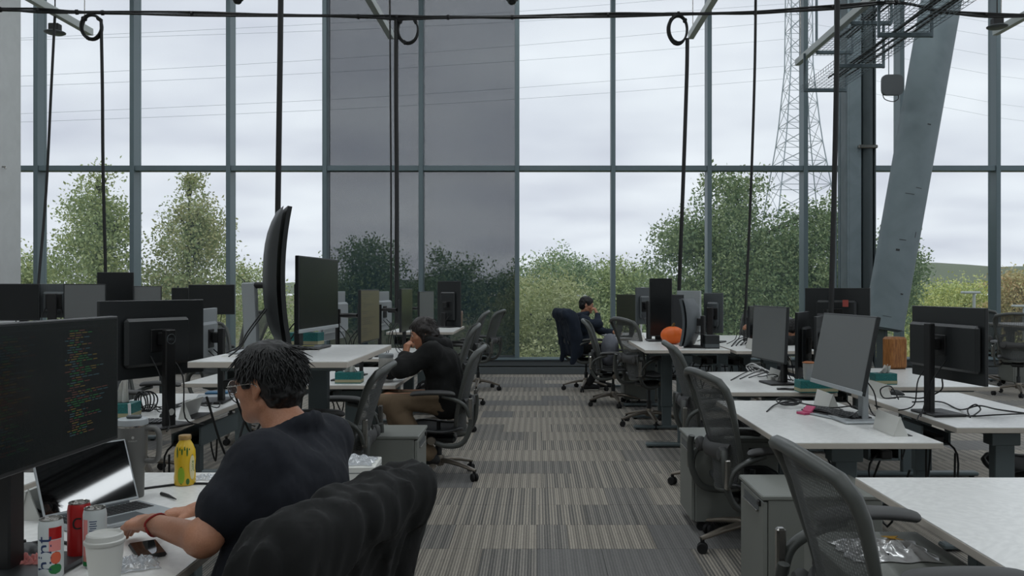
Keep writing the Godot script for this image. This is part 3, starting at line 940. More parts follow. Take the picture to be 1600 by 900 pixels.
func flap(t: Node3D, lx: float, lz: float, h: float) -> void:   # raised cable flap, a part of its desk
	var f := part("cable_flap", MB.new().prism(PackedVector2Array([Vector2(-0.13, 0), Vector2(0.13, 0), Vector2(0.145, 0.10), Vector2(-0.145, 0.10)]), 0.008, Transform3D(Basis(Vector3.UP, PI / 2) * Basis(Vector3.RIGHT, 0.28), Vector3(lx, h, lz))), M("flap"), t)
	part("flap_side", MB.new().prism(PackedVector2Array([Vector2(0, 0), Vector2(0.07, 0), Vector2(0.03, 0.10)]), 0.006, Transform3D(Basis.IDENTITY, Vector3(lx, h, lz + 0.13))), M("flap"), f)
	part("flap_well", MB.new().box(Vector3(lx + 0.05, h + 0.0015, lz), Vector3(0.09, 0.003, 0.25)), M("black"), f)

func build_desks() -> void:
	var d: Node3D
	d = desk(-1.69, -0.93, 1.95, 3.43, 0.73, -1, "desk with cans and an open laptop where a man in black works")
	flap(d, -0.34, -0.16, 0.73)
	desk(-2.69, -1.93, 1.95, 3.43, 0.73, 1, "desk backing onto the laptop man's desk, mostly hidden by his monitor")
	d = desk(-2.69, -1.93, 4.49, 6.00, 0.73, 1, "desk carrying the large monitor turned to show its round logo")
	flap(d, 0.29, 0.30, 0.73)
	desk(-2.69, -1.93, 6.45, 7.95, 0.75, 1, "low desk end-on behind the round-logo monitor's desk")
	desk(-1.663, -0.903, 4.06, 5.28, 1.12, -1, "desk raised to standing height with a tissue box and two big monitors")
	desk(-1.84, -1.08, 6.50, 8.00, 0.73, -1, "desk the woman in the dark hoodie leans on")
	desk(-1.78, -1.02, 8.10, 9.55, 0.80, -1, "desk between the woman's desk and the mug's desk")
	desk(-1.72, -0.96, 9.70, 11.2, 0.97, -1, "slightly raised desk with a tan mug and a black upright monitor")
	desk(-2.75, -1.99, 8.10, 9.60, 0.80, 1, "desk hidden behind silver backed monitors")
	desk(-5.2, -4.44, 8.0, 9.5, 0.98, 1, "far desk under the black upright monitor near the white column")
	desk(-4.4, -3.64, 8.0, 9.5, 0.98, -1, "far desk whose monitors stand beside the black upright one")
	desk(-4.9, -4.14, 6.0, 7.5, 0.96, 1, "desk under the row of grey monitors near the white column")
	desk(1.24, 2.00, 1.80, 3.34, 0.73, 1, "empty white desk with a foreground chair pulled up to it")
	d = desk(1.174, 1.94, 4.085, 5.62, 0.73, 1, "desk with a keyboard, pink wallet and a tilted monitor")
	flap(d, 0.22, 0.46, 0.73)
	flap(d, 0.20, -0.45, 0.73)
	d = desk(2.22, 2.98, 4.53, 6.05, 0.73, -1, "desk with a mouse, loose papers and a monitor showing its back")
	flap(d, -0.30, -0.55, 0.73)
	d = desk(1.37, 2.13, 6.07, 7.55, 0.73, 1, "desk with a phone, tissue box and a slim upright-standing monitor")
	flap(d, 0.12, 0.0, 0.73)
	desk(2.30, 3.46, 6.40, 7.90, 0.73, -1, "desk below the slanted brace with a tissue box and a wooden box")
	desk(0.96, 1.72, 7.63, 9.15, 0.916, 1, "raised desk carrying the orange pumpkin")
	d = desk(1.80, 2.56, 7.75, 9.25, 0.90, -1, "raised desk beside the pumpkin's desk with tangled cables")
	flap(d, -0.2, 0.5, 0.90)
	desk(1.02, 1.78, 9.35, 10.85, 0.80, 1, "desk behind the pumpkin where a grey cushion chair is parked")
	desk(0.98, 1.74, 11.35, 12.85, 0.80, 1, "desk next to the window where the thinking man sits")
	desk(1.95, 2.71, 9.9, 11.4, 0.84, -1, "far desk beside pale empty chairs near the window")
	desk(7.05, 7.81, 12.2, 13.7, 0.92, 1, "far desk beyond the slanted brace by the pair of window chairs")
	# pedestals
	pedestal(Vector3(1.25, 0, -3.95), face_yaw(Vector2(-1, 0)), "grey drawer pedestal nearest the empty desk, facing the aisle")
	pedestal(Vector3(1.19, 0, -5.36), face_yaw(Vector2(-1, 0)), "grey drawer pedestal behind the keyboard desk's chair")
	pedestal(Vector3(1.20, 0, -2.92), face_yaw(Vector2(0, 1)), "grey pedestal under the empty desk with a plastic bag on it")
	pedestal(Vector3(-1.0, 0, -5.46), face_yaw(Vector2(1, 0)), "grey drawer pedestal beside the seated woman's feet")
	pedestal(Vector3(-0.96, 0, -4.08), face_yaw(Vector2(1, 0)), "pale pedestal holding boxes behind the man in black")
	pedestal(Vector3(1.35, 0, -11.0), face_yaw(Vector2(-1, 0)), "dark pedestal under the desk by the thinking man")
	pedestal(Vector3(7.35, 0, -12.95), face_yaw(Vector2(-1, 0)), "grey pedestal between the pair of window chairs")

var ped0: Node3D
func pedestal(at: Vector3, yaw: float, label: String) -> void:
	if ped0:
		var r: Node3D = ped0.duplicate()
		r.name = numbered("drawer_pedestal")
		add_child(r)
		r.position = at
		r.rotation.y = yaw
		r.set_meta("label", label)
		return
	var t := thing("drawer_pedestal", label, "pedestal", at, yaw, "drawer pedestals")
	ped0 = t
	part("body", MB.new().box(Vector3(0, 0.30, -0.01), Vector3(0.42, 0.48, 0.50), 0.004), M("ped"), t)
	part("top", MB.new().box(Vector3(0, 0.551, 0.0), Vector3(0.43, 0.022, 0.54), 0.005), M("ped"), t)
	var y := 0.535
	for hh: float in [0.47]:
		var dr := part("drawer", MB.new().box(Vector3(0, y - hh / 2, 0.252), Vector3(0.412, hh - 0.008, 0.02), 0.003), M("ped_front"), t)
		part("pull", MB.new().box(Vector3(0, y - 0.04, 0.2625), Vector3(0.26, 0.036, 0.004), 0.001), M("plastic_grey"), dr)
		part("pull_lip", MB.new().box(Vector3(0, y - 0.060, 0.268), Vector3(0.26, 0.008, 0.012), 0.002), M("chrome"), dr)
		y -= hh
	part("lock", MB.new().box(Vector3(0.15, 0.515, 0.266), Vector3(0.035, 0.025, 0.012), 0.003), M("black"), t)
	part("name_plate", MB.new().box(Vector3(0.211, 0.49, -0.12), Vector3(0.003, 0.032, 0.075), 0.001), M("black"), t)
	part("name_plate", MB.new().box(Vector3(-0.211, 0.49, -0.12), Vector3(0.003, 0.032, 0.075), 0.001), M("black"), t)
	for sx: float in [-1.0, 1.0]:
		for sz: float in [-1.0, 1.0]:
			part("caster", MB.new().lathe([Vector2(0, -0.012), Vector2(0.026, -0.012), Vector2(0.028, 0), Vector2(0.026, 0.012), Vector2(0, 0.012)], 14, Transform3D(Basis(Vector3.FORWARD, PI / 2), Vector3(sx * 0.17, 0.028, sz * 0.20))).box(Vector3(sx * 0.17, 0.052, sz * 0.20), Vector3(0.03, 0.024, 0.03)), M("rubber"), t)

# ---------------------------------------------------------------- task chairs
var chair0: Node3D
const UPPER := ["seat_frame", "seat_mesh", "tilt_housing", "back_frame", "back_mesh", "lumbar_pad", "yoke", "pivot_knob", "arm_bracket", "arm_pad", "arm_lock"]
func back_pt(u: float, v: float, puff := 0.0) -> Vector3:
	var w := smoothl([0.0, 0.08, 0.25, 0.45, 0.65, 0.82, 0.93, 1.0], [0.135, 0.175, 0.205, 0.225, 0.255, 0.268, 0.262, 0.225], v)
	var y := smoothl([0.0, 0.3, 0.6, 0.85, 1.0], [0.44, 0.62, 0.82, 0.985, 1.055], v)
	var z := smoothl([0.0, 0.25, 0.55, 0.8, 0.93, 1.0], [-0.205, -0.215, -0.262, -0.315, -0.352, -0.385], v)
	y += 0.022 * (1.0 - u * u) * smoothstep(0.75, 1.0, v) - 0.018 * (1.0 - u * u) * (1.0 - smoothstep(0.0, 0.2, v))
	z += (0.055 - 0.02 * v) * u * u - puff * (1 - u * u)
	return Vector3(u * w, y, z)

func seat_pt(u: float, v: float) -> Vector3:
	var w := smoothl([0.0, 0.12, 0.5, 0.85, 1.0], [0.17, 0.215, 0.25, 0.245, 0.20], v)
	var z := lerpf(-0.19, 0.25, v)
	var y := smoothl([0.0, 0.3, 0.7, 0.9, 1.0], [0.455, 0.437, 0.452, 0.448, 0.415], v)
	return Vector3(u * w, y + 0.022 * u * u, z)

func rim(f: Callable, step := 10) -> Array:
	var o := []
	for k in step:
		o.append(f.call(-1.0, 0.04 + 0.92 * k / step))
	for k in step:
		var a := lerpf(-1, 1, float(k) / step)
		o.append(f.call(a * (1.0 - 0.06 * (1 - absf(a))), 0.96 + 0.04 * (1.0 - pow(absf(a), 4))))
	for k in step:
		o.append(f.call(1.0, 0.96 - 0.92 * k / step))
	for k in step + 1:
		var a := lerpf(1, -1, float(k) / step)
		o.append(f.call(a, 0.04 - 0.04 * (1.0 - pow(absf(a), 4))))
	o.append(f.call(-1.0, 0.07))
	return o

func make_chair(label: String) -> Node3D:
	var t := thing("office_chair", label, "chair", Vector3.ZERO, 0, "mesh backed office chairs")
	# five-star base
	var base := MB.new()
	for k in 5:
		var a := TAU * k / 5 + 0.3
		var d := Vector3(sin(a), 0, cos(a))
		base.tube([d * 0.02 + Vector3(0, 0.135, 0), d * 0.10 + Vector3(0, 0.132, 0), d * 0.20 + Vector3(0, 0.115, 0), d * 0.29 + Vector3(0, 0.092, 0), d * 0.335 + Vector3(0, 0.082, 0)], [0.034, 0.031, 0.026, 0.022, 0.017], 10, 0.62)
	base.lathe([Vector2(0, 0.095), Vector2(0.040, 0.095), Vector2(0.046, 0.115), Vector2(0.043, 0.16), Vector2(0.036, 0.175), Vector2(0, 0.175)], 18)
	part("base", base, M("chair_base"), t)
	for k in 5:
		var a := TAU * k / 5 + 0.3
		var at := Vector3(sin(a), 0, cos(a)) * 0.325
		var B := Basis(Vector3.UP, a * 1.7 + 0.6) * Basis(Vector3.FORWARD, PI / 2)
		var w := MB.new()
		for s: float in [-1.0, 1.0]:
			w.lathe([Vector2(0, -0.009), Vector2(0.027, -0.009), Vector2(0.030, -0.004), Vector2(0.030, 0.004), Vector2(0.027, 0.009), Vector2(0, 0.009)], 16, Transform3D(B, Vector3(0, 0.030, 0) + B * Vector3(0, s * 0.015, 0)))
		w.lathe([Vector2(0, 0.03), Vector2(0.012, 0.03), Vector2(0.012, 0.085), Vector2(0, 0.085)], 10)
		part("caster", w, M("rubber"), t, at)
	part("gas_column", MB.new().lathe([Vector2(0, 0.16), Vector2(0.026, 0.16), Vector2(0.026, 0.26), Vector2(0.016, 0.262), Vector2(0.016, 0.44), Vector2(0, 0.44)], 16), M("plastic_dark"), t)
	part("tilt_housing", MB.new().box(Vector3(0, 0.375, -0.01), Vector3(0.17, 0.06, 0.26), 0.02).tube([Vector3(-0.22, 0.375, 0.03), Vector3(0.22, 0.375, 0.03)], 0.018, 10).tube([Vector3(0.08, 0.37, 0.06), Vector3(0.27, 0.36, 0.08)], [0.006, 0.011], 8), M("plastic_dark"), t)
	var rows := []
	for i in 13:
		var row := []
		for j in 11:
			row.append(seat_pt(lerpf(-0.98, 0.98, j / 10.0), lerpf(0.015, 0.985, i / 12.0)))
		rows.append(row)
	part("seat_mesh", MB.new().grid(rows), M("chair_seat"), t)
	part("seat_frame", MB.new().tube(rim(seat_pt), 0.016, 8, 0.8), M("plastic_dark"), t)
	rows = []
	for i in 15:
		var row := []
		for j in 11:
			row.append(back_pt(lerpf(-0.98, 0.98, j / 10.0), lerpf(0.012, 0.988, i / 14.0), 0.012))
		rows.append(row)
	part("back_mesh", MB.new().grid(rows), M("chair_mesh"), t)
	var rr := []
	var rp := rim(back_pt)
	for p: Vector3 in rp:
		rr.append(lerpf(0.015, 0.022, smoothstep(0.7, 1.05, p.y)))
	part("back_frame", MB.new().tube(rp, rr, 8, 0.85), M("chair_frame"), t)
	# lumbar pad behind the mesh with its two side grips
	var pad := MB.new()
	rows = []
	for i in 7:
		var row := []
		for j in 13:
			var u := lerpf(-1, 1, j / 12.0)
			var v := lerpf(-1, 1, i / 6.0)
			row.append(Vector3(u * 0.175, 0.645 + v * (0.055 - 0.015 * (1 - absf(u))), -0.268 + 0.045 * u * u - 0.02 * (1 - v * v)))
		rows.append(row)
	pad.grid(rows, 0.012)
	for s: float in [-1.0, 1.0]:
		pad.lathe([Vector2(0, -0.02), Vector2(0.035, -0.02), Vector2(0.043, -0.008), Vector2(0.043, 0.008), Vector2(0.032, 0.022), Vector2(0, 0.026)], 16, Transform3D(Basis(Vector3.RIGHT, -PI / 2), Vector3(s * 0.165, 0.645, -0.26)))
	part("lumbar_pad", pad, M("chair_pad"), t)
	for s: float in [-1.0, 1.0]:
		part("yoke", MB.new().tube(curve([Vector3(s * 0.19, 0.385, 0.03), Vector3(s * 0.235, 0.355, -0.08), Vector3(s * 0.262, 0.375, -0.20), Vector3(s * 0.268, 0.48, -0.262), Vector3(s * 0.262, 0.62, -0.275), Vector3(s * 0.245, 0.68, -0.272)], 5), 0.014, 8, 1.4), M("chair_frame"), t)
		part("pivot_knob", MB.new().lathe([Vector2(0, -0.016), Vector2(0.030, -0.016), Vector2(0.034, 0), Vector2(0.030, 0.016), Vector2(0, 0.018)], 16, Transform3D(Basis(Vector3.FORWARD, s * PI / 2), Vector3(s * 0.215, 0.39, 0.03))), M("chair_base"), t)
		part("arm_bracket", MB.new().tube(curve([Vector3(s * 0.285, 0.50, -0.262), Vector3(s * 0.292, 0.575, -0.235), Vector3(s * 0.295, 0.625, -0.16), Vector3(s * 0.295, 0.655, -0.06)], 5), 0.022, 8, 0.7), M("chair_frame"), t)
		part("arm_lock", MB.new().box(Vector3(s * 0.288, 0.56, -0.268), Vector3(0.03, 0.16, 0.03), 0.006), M("chrome"), t)
		var pm := MB.new()
		pm.tube(curve([Vector3(s * 0.288, 0.664, -0.155), Vector3(s * 0.292, 0.676, -0.12), Vector3(s * 0.296, 0.682, -0.02), Vector3(s * 0.294, 0.680, 0.08), Vector3(s * 0.286, 0.672, 0.15), Vector3(s * 0.280, 0.664, 0.175)], 3), [0.012, 0.03, 0.040, 0.044, 0.046, 0.047, 0.047, 0.047, 0.046, 0.046, 0.045, 0.044, 0.042, 0.038, 0.028, 0.010], 12, 0.42)
		part("arm_pad", pm, M("chair_pad"), t)
	return t

func chair(x: float, z: float, f: Vector2, label: String, dy := 0.0, arm := 0.0, spin := 0.0, lean := 0.0) -> Node3D:
	var t: Node3D
	if chair0 == null:
		chair0 = make_chair(label)
		chair0.name = "office_chair_source"
	t = chair0.duplicate()
	t.name = numbered("office_chair") if names.get("office_chair", 0) >= 0 else "office_chair"
	add_child(t)
	t.position = Vector3(x, 0, -z)
	t.rotation.y = face_yaw(f)
	t.set_meta("label", label)
	for c: Node3D in t.get_children():
		var plain := String(c.name).rstrip("0123456789")
		if plain in UPPER:
			c.position.y += dy
		if plain in ["arm_pad", "arm_bracket", "arm_lock"]:
			c.position.y += arm
		if plain in ["back_mesh", "back_frame", "lumbar_pad"]:     # recline about the seat's rear edge
			var R := Basis(Vector3.RIGHT, lean)
			var piv := Vector3(0, 0.42, -0.2)
			c.position += piv - R * piv
			c.basis = R
		if plain == "base" or plain == "caster":
			c.position = c.position.rotated(Vector3.UP, spin)
			c.rotation.y += spin
	return t

func build_chairs() -> void:
	var sm := mk("chair_seat", Color(0.10, 0.105, 0.11), 0.8)
	tri(sm, noise_tex(0.4, Color(0.7, 0.7, 0.7), Color.WHITE, 64, 4), 14.0)
	names["office_chair"] = -1
	chair(1.04, 2.40, Vector2(1, -0.04), "grey mesh chair pulled up to the empty desk, plastic bag beyond it", -0.06, 0.14, 0.2, 0.06)
	chair(1.22, 4.85, Vector2(0.985, -0.17), "grey mesh chair turned from the aisle at the keyboard desk", -0.08, 0.0, 0.5, 0.05)
	chair(1.32, 6.30, Vector2(1, 0.05), "dark mesh chair with its lumbar grip showing at the phone's desk", -0.01, 0.0, 0.1)
	chair(1.20, 9.20, Vector2(0.93, -0.38), "empty grey mesh chair at the end of the pumpkin's desk", 0.07, 0.0, 0.35)
	chair(0.95, 10.75, Vector2(1, 0.12), "chair holding a round grey cushion", -0.01, 0.0, 0.9)
	chair(0.70, 12.35, Vector2(0.96, -0.26), "chair of the thinking man with a navy jacket over its back", 0.06, 0.0, 0.15)
	chair(-0.76, 2.16, Vector2(-0.95, -0.31), "chair of the man in black, a black jacket draped over its back", -0.12, 0.0, 0.0)
	chair(-1.25, 5.10, Vector2(-1, 0.03), "empty chair with raised armrests tucked under the raised desk", -0.06, 0.15, 0.4)
	chair(-0.77, 6.65, Vector2(-1, 0.0), "chair the woman in the dark hoodie sits on", -0.07, 0.08, -0.15, 0.04)
	chair(-0.98, 8.70, Vector2(-1, 0.1), "pale grey chair right behind the woman's chair", 0.02, 0.0, 0.3)
	chair(-0.99, 10.6, Vector2(-1, 0.0), "leaning chair at the tan mug's desk", 0.10, 0.0, 0.7)
	chair(-0.86, 12.35, Vector2(-1, -0.2), "chair nearest the window along the blind's side of the aisle", 0.07, 0.0, 0.2)
	chair(-3.05, 6.60, Vector2(1, 0.0), "dark chair behind the round-logo monitor", 0.02, 0.0, 0.0)
	chair(-3.42, 9.6, Vector2(-0.7, 0.7), "pale mesh chair far behind the raised desk, the taller of two", 0.12, 0.0, 0.0)
	chair(-2.98, 8.3, Vector2(1, 0.4), "pale mesh chair far behind the raised desk, the lower of two", 0.06, 0.0, 0.0)
	chair(2.75, 11.7, Vector2(-0.9, 0.4), "pale empty chair facing the room at the far desk's window end", 0.10, 0.0, 0.0)
	chair(2.62, 10.2, Vector2(-1, 0.2), "pale empty chair beside the tangled cables' desk", 0.03, 0.0, 0.0)
	chair(3.05, 8.8, Vector2(-1, 0.1), "chair of the person hidden behind the slim monitor", 0.05, 0.0, 0.0)
	chair(3.0, 5.10, Vector2(-1, 0.0), "chair tucked under the loose papers' desk, only its seat showing", -0.04, 0.0, 0.0)
	chair(6.80, 13.1, Vector2(0.62, -0.78), "window chair with its back to the room by the yellow-green tree", 0.07, 0.0, 0.1)
	chair(6.58, 11.7, Vector2(0.55, -0.83), "window chair in front of the grey pedestal, rust tinged tree behind", 0.05, 0.0, 0.5)
	chair0.free()
	chair0 = null

# ---------------------------------------------------------------- monitors
func monitor(c: Vector3, f: Vector2, w: float, h: float, desk_y: float, label: String, o := {}) -> Node3D:
	# c: centre of the panel; f: where the screen faces; options: tilt, back ("dark", "grey", "silver"), screen, stand ("foot", "arm", "none"), curved, logo, chin
	var t := thing("monitor", label, "monitor", Vector3(c.x, desk_y, c.z), face_yaw(f), "computer monitors")
	var cy := c.y - desk_y
	var tl: float = o.get("tilt", 0.0)
	var B := Basis(Vector3.RIGHT, -tl)
	var C := Vector3(0, cy, 0.04)
	var back: Material = M({"dark": "plastic_dark", "grey": "plastic_grey", "silver": "plastic_silver"}[o.get("back", "dark")])
	var scr: Material = o.get("screen", M("screen_off"))
	var body := MB.new()
	if o.get("curved", false):
		var rows := []
		var rows2 := []
		for i in 13:
			var a := lerpf(-1, 1, i / 12.0)
			var row := []
			var row2 := []
			for j in 5:
				var b := lerpf(-1, 1, j / 4.0)
				row.append(C + Vector3(b * w / 2, a * h / 2, 0.035 * a * a))
				row2.append(C + Vector3(b * w / 2 * 0.985, a * h / 2 * 0.985, 0.035 * a * a + 0.002))
			rows.append(row)
			rows2.append(row2)
		body.grid(rows, 0.022)
		var bulge := []
		for i in 13:
			var a := lerpf(-1, 1, i / 12.0)
			var row := []
			for j in 9:
				var b := lerpf(-1, 1, j / 8.0)
				row.append(C + Vector3(b * w / 2, a * h / 2, 0.035 * a * a - 0.02 - 0.045 * (1 - pow(a, 4)) * (1 - pow(b, 4))))
			bulge.append(row)
		body.grid(bulge)
		part("panel", body, back, t)
		part("screen", MB.new().grid(rows2), scr, t)
	else:
		body.box(C, Vector3(w, h, 0.022), 0.003, B)
		part("panel", body, back, t)
		var chin: float = o.get("chin", 0.010)
		var up := (chin - 0.008) / 2
		var s := B * Vector3(0, up, 0.0118)
		var hx := B * Vector3(w / 2 - 0.008, 0, 0)
		var hy := B * Vector3(0, h / 2 - 0.008 - up, 0)
		part("screen", screen_plate(C + s, hx, hy, B), scr, t)
		if chin > 0.012:
			part("chin", MB.new().box(C + B * Vector3(0, -h / 2 + chin / 2, 0.002), Vector3(w, chin, 0.024), 0.003, B), M("plastic_silver"), t)
		var bw := w * 0.62
		var bh := h * 0.62
		if o.get("wide_back", false):
			bw = w * 0.94
			bh = h * 0.62
		part("back_housing", MB.new().box(C + B * Vector3(0, -h * 0.04, -0.028), Vector3(bw, bh, 0.04), 0.016, B), back, t)
		part("mount_plate", MB.new().box(C + B * Vector3(0, -h * 0.02, -0.051), Vector3(0.12, 0.12, 0.008), 0.003, B), M("black"), t)
	var st: String = o.get("stand", "foot")
	var sm: Material = M(o.get("stand_mat", "black"))
	var top: float = cy + float(o.get("stand_up", 0.06))
	if st == "foot":
		var col := part("stand_column", MB.new().box(Vector3(0, top / 2, -0.075), Vector3(0.065, top, 0.035), 0.005), sm, t)
		part("neck", MB.new().box(Vector3(0, cy, -0.045), Vector3(0.06, 0.07, 0.05), 0.006), M("black"), col)
		part("stand_base", MB.new().box(Vector3(0, 0.008, -0.02), Vector3(0.26, 0.015, 0.20), 0.006), o.get("foot_mat", sm), t)
		if o.get("logo", false):
			part("cable_hole", MB.new().lathe([Vector2(0, 0), Vector2(0.018, 0), Vector2(0.018, 0.002), Vector2(0, 0.002)], 16, Transform3D(Basis(Vector3.RIGHT, -PI / 2), Vector3(0, 0.085, -0.0935))), M("flap"), col)
			var em := part("emblem", MB.new().tube(ring_pts(0.026, Vector3(0, top - 0.05, -0.0935)), 0.0022, 6), M("plastic_grey"), col)
			var tx := TextMesh.new()
			tx.text = "DELL"
			tx.font_size = 16
			tx.pixel_size = 0.00105
			tx.depth = 0.002
			var ti := part("lettering", tx, M("plastic_grey"), em, Vector3(0, top - 0.05, -0.094))
			ti.rotation.y = PI
	elif st == "arm":
		part("arm_post", MB.new().tube([Vector3(0.02, 0.002, -0.22), Vector3(0.02, cy + 0.05, -0.22)], 0.018, 10), sm, t)
		part("arm", MB.new().tube([Vector3(0.02, cy, -0.22), Vector3(0.10, cy, -0.14), Vector3(0, cy, -0.05)], 0.016, 8), sm, t)
		part("clamp", MB.new().box(Vector3(0.02, 0.006, -0.22), Vector3(0.09, 0.012, 0.09), 0.003), sm, t)
	# power and video leads falling from the back
	for s: float in [-1.0, 1.0]:
		part("lead", MB.new().tube(curve([C + Vector3(s * 0.06, -h * 0.22, -0.05), Vector3(s * 0.07, maxf(0.12, cy - h * 0.5), -0.10), Vector3(s * 0.05, 0.05, -0.14), Vector3(s * 0.12, 0.008, -0.20)], 5), 0.004, 5), M("cable"), t)
	return t

func ring_pts(r: float, c: Vector3) -> Array:
	var o := []
	for i in 25:
		o.append(c + Vector3(cos(TAU * i / 24) * r, sin(TAU * i / 24) * r, 0))
	return o

func screen_plate(c: Vector3, hx: Vector3, hy: Vector3, B: Basis) -> MB:
	var m := MB.new()
	var nn := B * Vector3(0, 0, 1)
	m.face(c - hx - hy, c + hx - hy, c + hx + hy, c - hx + hy, nn)
	return m

func code_screen() -> StandardMaterial3D:
	var r := RandomNumberGenerator.new()
	r.seed = 77
	var im := Image.create(640, 380, false, Image.FORMAT_RGB8)
	im.fill(Color(0.035, 0.048, 0.05))
	im.fill_rect(Rect2i(330, 0, 4, 380), Color(0.06, 0.075, 0.078))
	im.fill_rect(Rect2i(0, 14, 640, 2), Color(0.07, 0.085, 0.09))
	var tones := [Color(0.10, 0.26, 0.14), Color(0.28, 0.24, 0.12), Color(0.24, 0.15, 0.13), Color(0.15, 0.22, 0.24)]
	for side in 2:
		var y := 26
		while y < 340:
			var ind: int = [0, 12, 24, 24, 36][r.randi_range(0, 4)]
			var x: int = (12 if side == 0 else 350) + ind
			var end: int = x + r.randi_range(30, 190)
			while x < end:
				var L := r.randi_range(8, 34)
				var tone: Color = tones[r.randi_range(0, 3)]
				if side == 0:
					tone = tone * 0.45
				im.fill_rect(Rect2i(x, y, L, 3), tone)
				x += L + 6
			y += 7
	var m := mk("screen_code", Color(0.06, 0.065, 0.07), 0.22)
	m.emission_enabled = true
	m.emission_texture = ImageTexture.create_from_image(im)
	m.emission_energy_multiplier = 0.8
	return m

func page_screen(key: String, bg: Color, ink: Color, sd: int) -> StandardMaterial3D:
	var r := RandomNumberGenerator.new()
	r.seed = sd
	var im := Image.create(320, 200, false, Image.FORMAT_RGB8)
	im.fill(bg)
	var y := 12
	while y < 190:
		if r.randf() < 0.3:
			y += 10
		im.fill_rect(Rect2i(14 + r.randi_range(0, 2) * 10, y, r.randi_range(40, 230), 3), ink)
		y += 8
	var m := mk(key, Color(0.06, 0.06, 0.06), 0.3)
	m.emission_enabled = true
	m.emission_texture = ImageTexture.create_from_image(im)
	m.emission_energy_multiplier = 0.6
	return m

func build_monitors() -> void:
	var code := code_screen()
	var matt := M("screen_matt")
	# --- window side of the aisle's near bank
	monitor(Vector3(-1.30, 1.205, -2.23), Vector2(1, 0.02), 0.61, 0.365, 0.73, "large monitor with lines of dark code facing the man in black", {"screen": code, "chin": 0.012, "stand_up": -0.02, "foot_mat": M("plastic_dark")})
	monitor(Vector3(-2.02, 1.20, -4.56), Vector2(-0.90, -0.44), 0.66, 0.41, 0.73, "big dark monitor seen from behind with a round logo on its stand", {"logo": true, "stand_up": 0.05})
	monitor(Vector3(-2.13, 1.15, -5.55), Vector2(-0.97, 0.10), 0.60, 0.37, 0.73, "pale backed monitor edge-on beside the round-logo monitor", {"back": "silver"})
	monitor(Vector3(-1.40, 1.525, -4.45), Vector2(0.93, -0.38), 0.42, 0.715, 1.12, "tall curved monitor set upright on the raised desk", {"curved": true, "stand": "none"})
	monitor(Vector3(-1.31, 1.435, -4.95), Vector2(1, 0.06), 0.72, 0.42, 1.12, "dark monitor with a pale lower edge on the raised desk", {"chin": 0.022, "tilt": 0.0})
	var page := page_screen("screen_page", Color(0.30, 0.29, 0.23), Color(0.20, 0.20, 0.19), 4)
	monitor(P(569, 493, 6.8), Vector2(1, 0.05), 0.60, 0.41, 0.73, "monitor showing a dim page of text on the woman's desk", {"screen": page, "stand": "arm"})
	monitor(P(530, 493, 7.3) + Vector3(-0.02, 0, 0), Vector2(-1, -0.1), 0.62, 0.41, 0.73, "silver backed monitor beside the dim page of text", {"back": "silver", "stand": "arm", "wide_back": true})
	monitor(P(628, 484, 8.3), Vector2(1, 0.02), 0.62, 0.41, 0.80, "dark monitor straight behind the woman's head height", {"stand": "arm"})
	monitor(P(600, 486, 8.75), Vector2(-1, -0.1), 0.60, 0.40, 0.80, "silver backed monitor behind the page-of-text monitor", {"back": "silver", "stand": "arm", "wide_back": true})
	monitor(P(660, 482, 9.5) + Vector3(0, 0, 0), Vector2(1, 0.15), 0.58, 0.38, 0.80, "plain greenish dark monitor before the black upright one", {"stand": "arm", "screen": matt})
	monitor(P(699, 476, 10.9), Vector2(0.5, -0.87), 0.36, 0.60, 0.97, "black upright monitor beside the tan mug", {"stand_up": -0.1})
	# --- far bank by the white column
	monitor(P(33, 472, 7.0), Vector2(0.25, 0.97), 0.30, 0.30, 0.96, "dark square-looking monitor nearest the white column", {"stand": "foot"})
	monitor(P(84, 470, 7.05), Vector2(-0.35, -0.94), 0.27, 0.28, 0.96, "grey backed monitor on an arm with a cable hook", {"back": "grey", "stand": "foot"})
	monitor(P(133, 471, 7.1), Vector2(0.45, 0.9), 0.31, 0.29, 0.96, "grey screened monitor touching the black upright one", {"screen": matt})
	monitor(P(182, 474, 8.8), Vector2(0.25, 0.97), 0.345, 0.64, 0.98, "black upright monitor near the white column's bank", {})
	monitor(P(229, 468, 8.9), Vector2(0.3, 0.95), 0.30, 0.28, 0.98, "olive tinted monitor next to the black upright one", {"screen": matt})
	monitor(P(287, 471, 8.7), Vector2(0.3, 0.95), 0.22, 0.28, 0.98, "small black monitor half hidden by the wide black one", {})
	monitor(P(332, 468, 8.6), Vector2(0.2, 0.98), 0.44, 0.30, 0.98, "wide black monitor in front of the slender young tree", {})
	# --- the other side of the aisle
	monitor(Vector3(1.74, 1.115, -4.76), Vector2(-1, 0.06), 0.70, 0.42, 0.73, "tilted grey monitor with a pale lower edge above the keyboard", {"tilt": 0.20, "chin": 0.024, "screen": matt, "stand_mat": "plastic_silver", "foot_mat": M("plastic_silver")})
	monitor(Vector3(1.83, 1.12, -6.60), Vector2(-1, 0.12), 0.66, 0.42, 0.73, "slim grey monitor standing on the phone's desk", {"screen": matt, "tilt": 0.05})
	monitor(P(1306, 492, 7.0), Vector2(0.55, -0.83), 0.52, 0.44, 0.73, "dark backed monitor with a red sticker before the steel column", {"stand": "arm"})
	monitor(P(1262, 538, 6.6), Vector2(-0.88, -0.48), 0.44, 0.50, 0.73, "thin dark monitor edge-on behind the tissue box with cups", {"stand": "none"})
	monitor(P(1290, 545, 6.5), Vector2(-0.88, -0.47), 0.42, 0.50, 0.73, "thin dark monitor edge-on behind the tilted monitor", {"stand": "none"})
	monitor(Vector3(2.37, 1.145, -5.02), Vector2(1, -0.12), 0.72, 0.43, 0.73, "dark monitor with a bulky back on the loose papers' desk", {"back": "dark", "wide_back": true, "stand_up": 0.12})
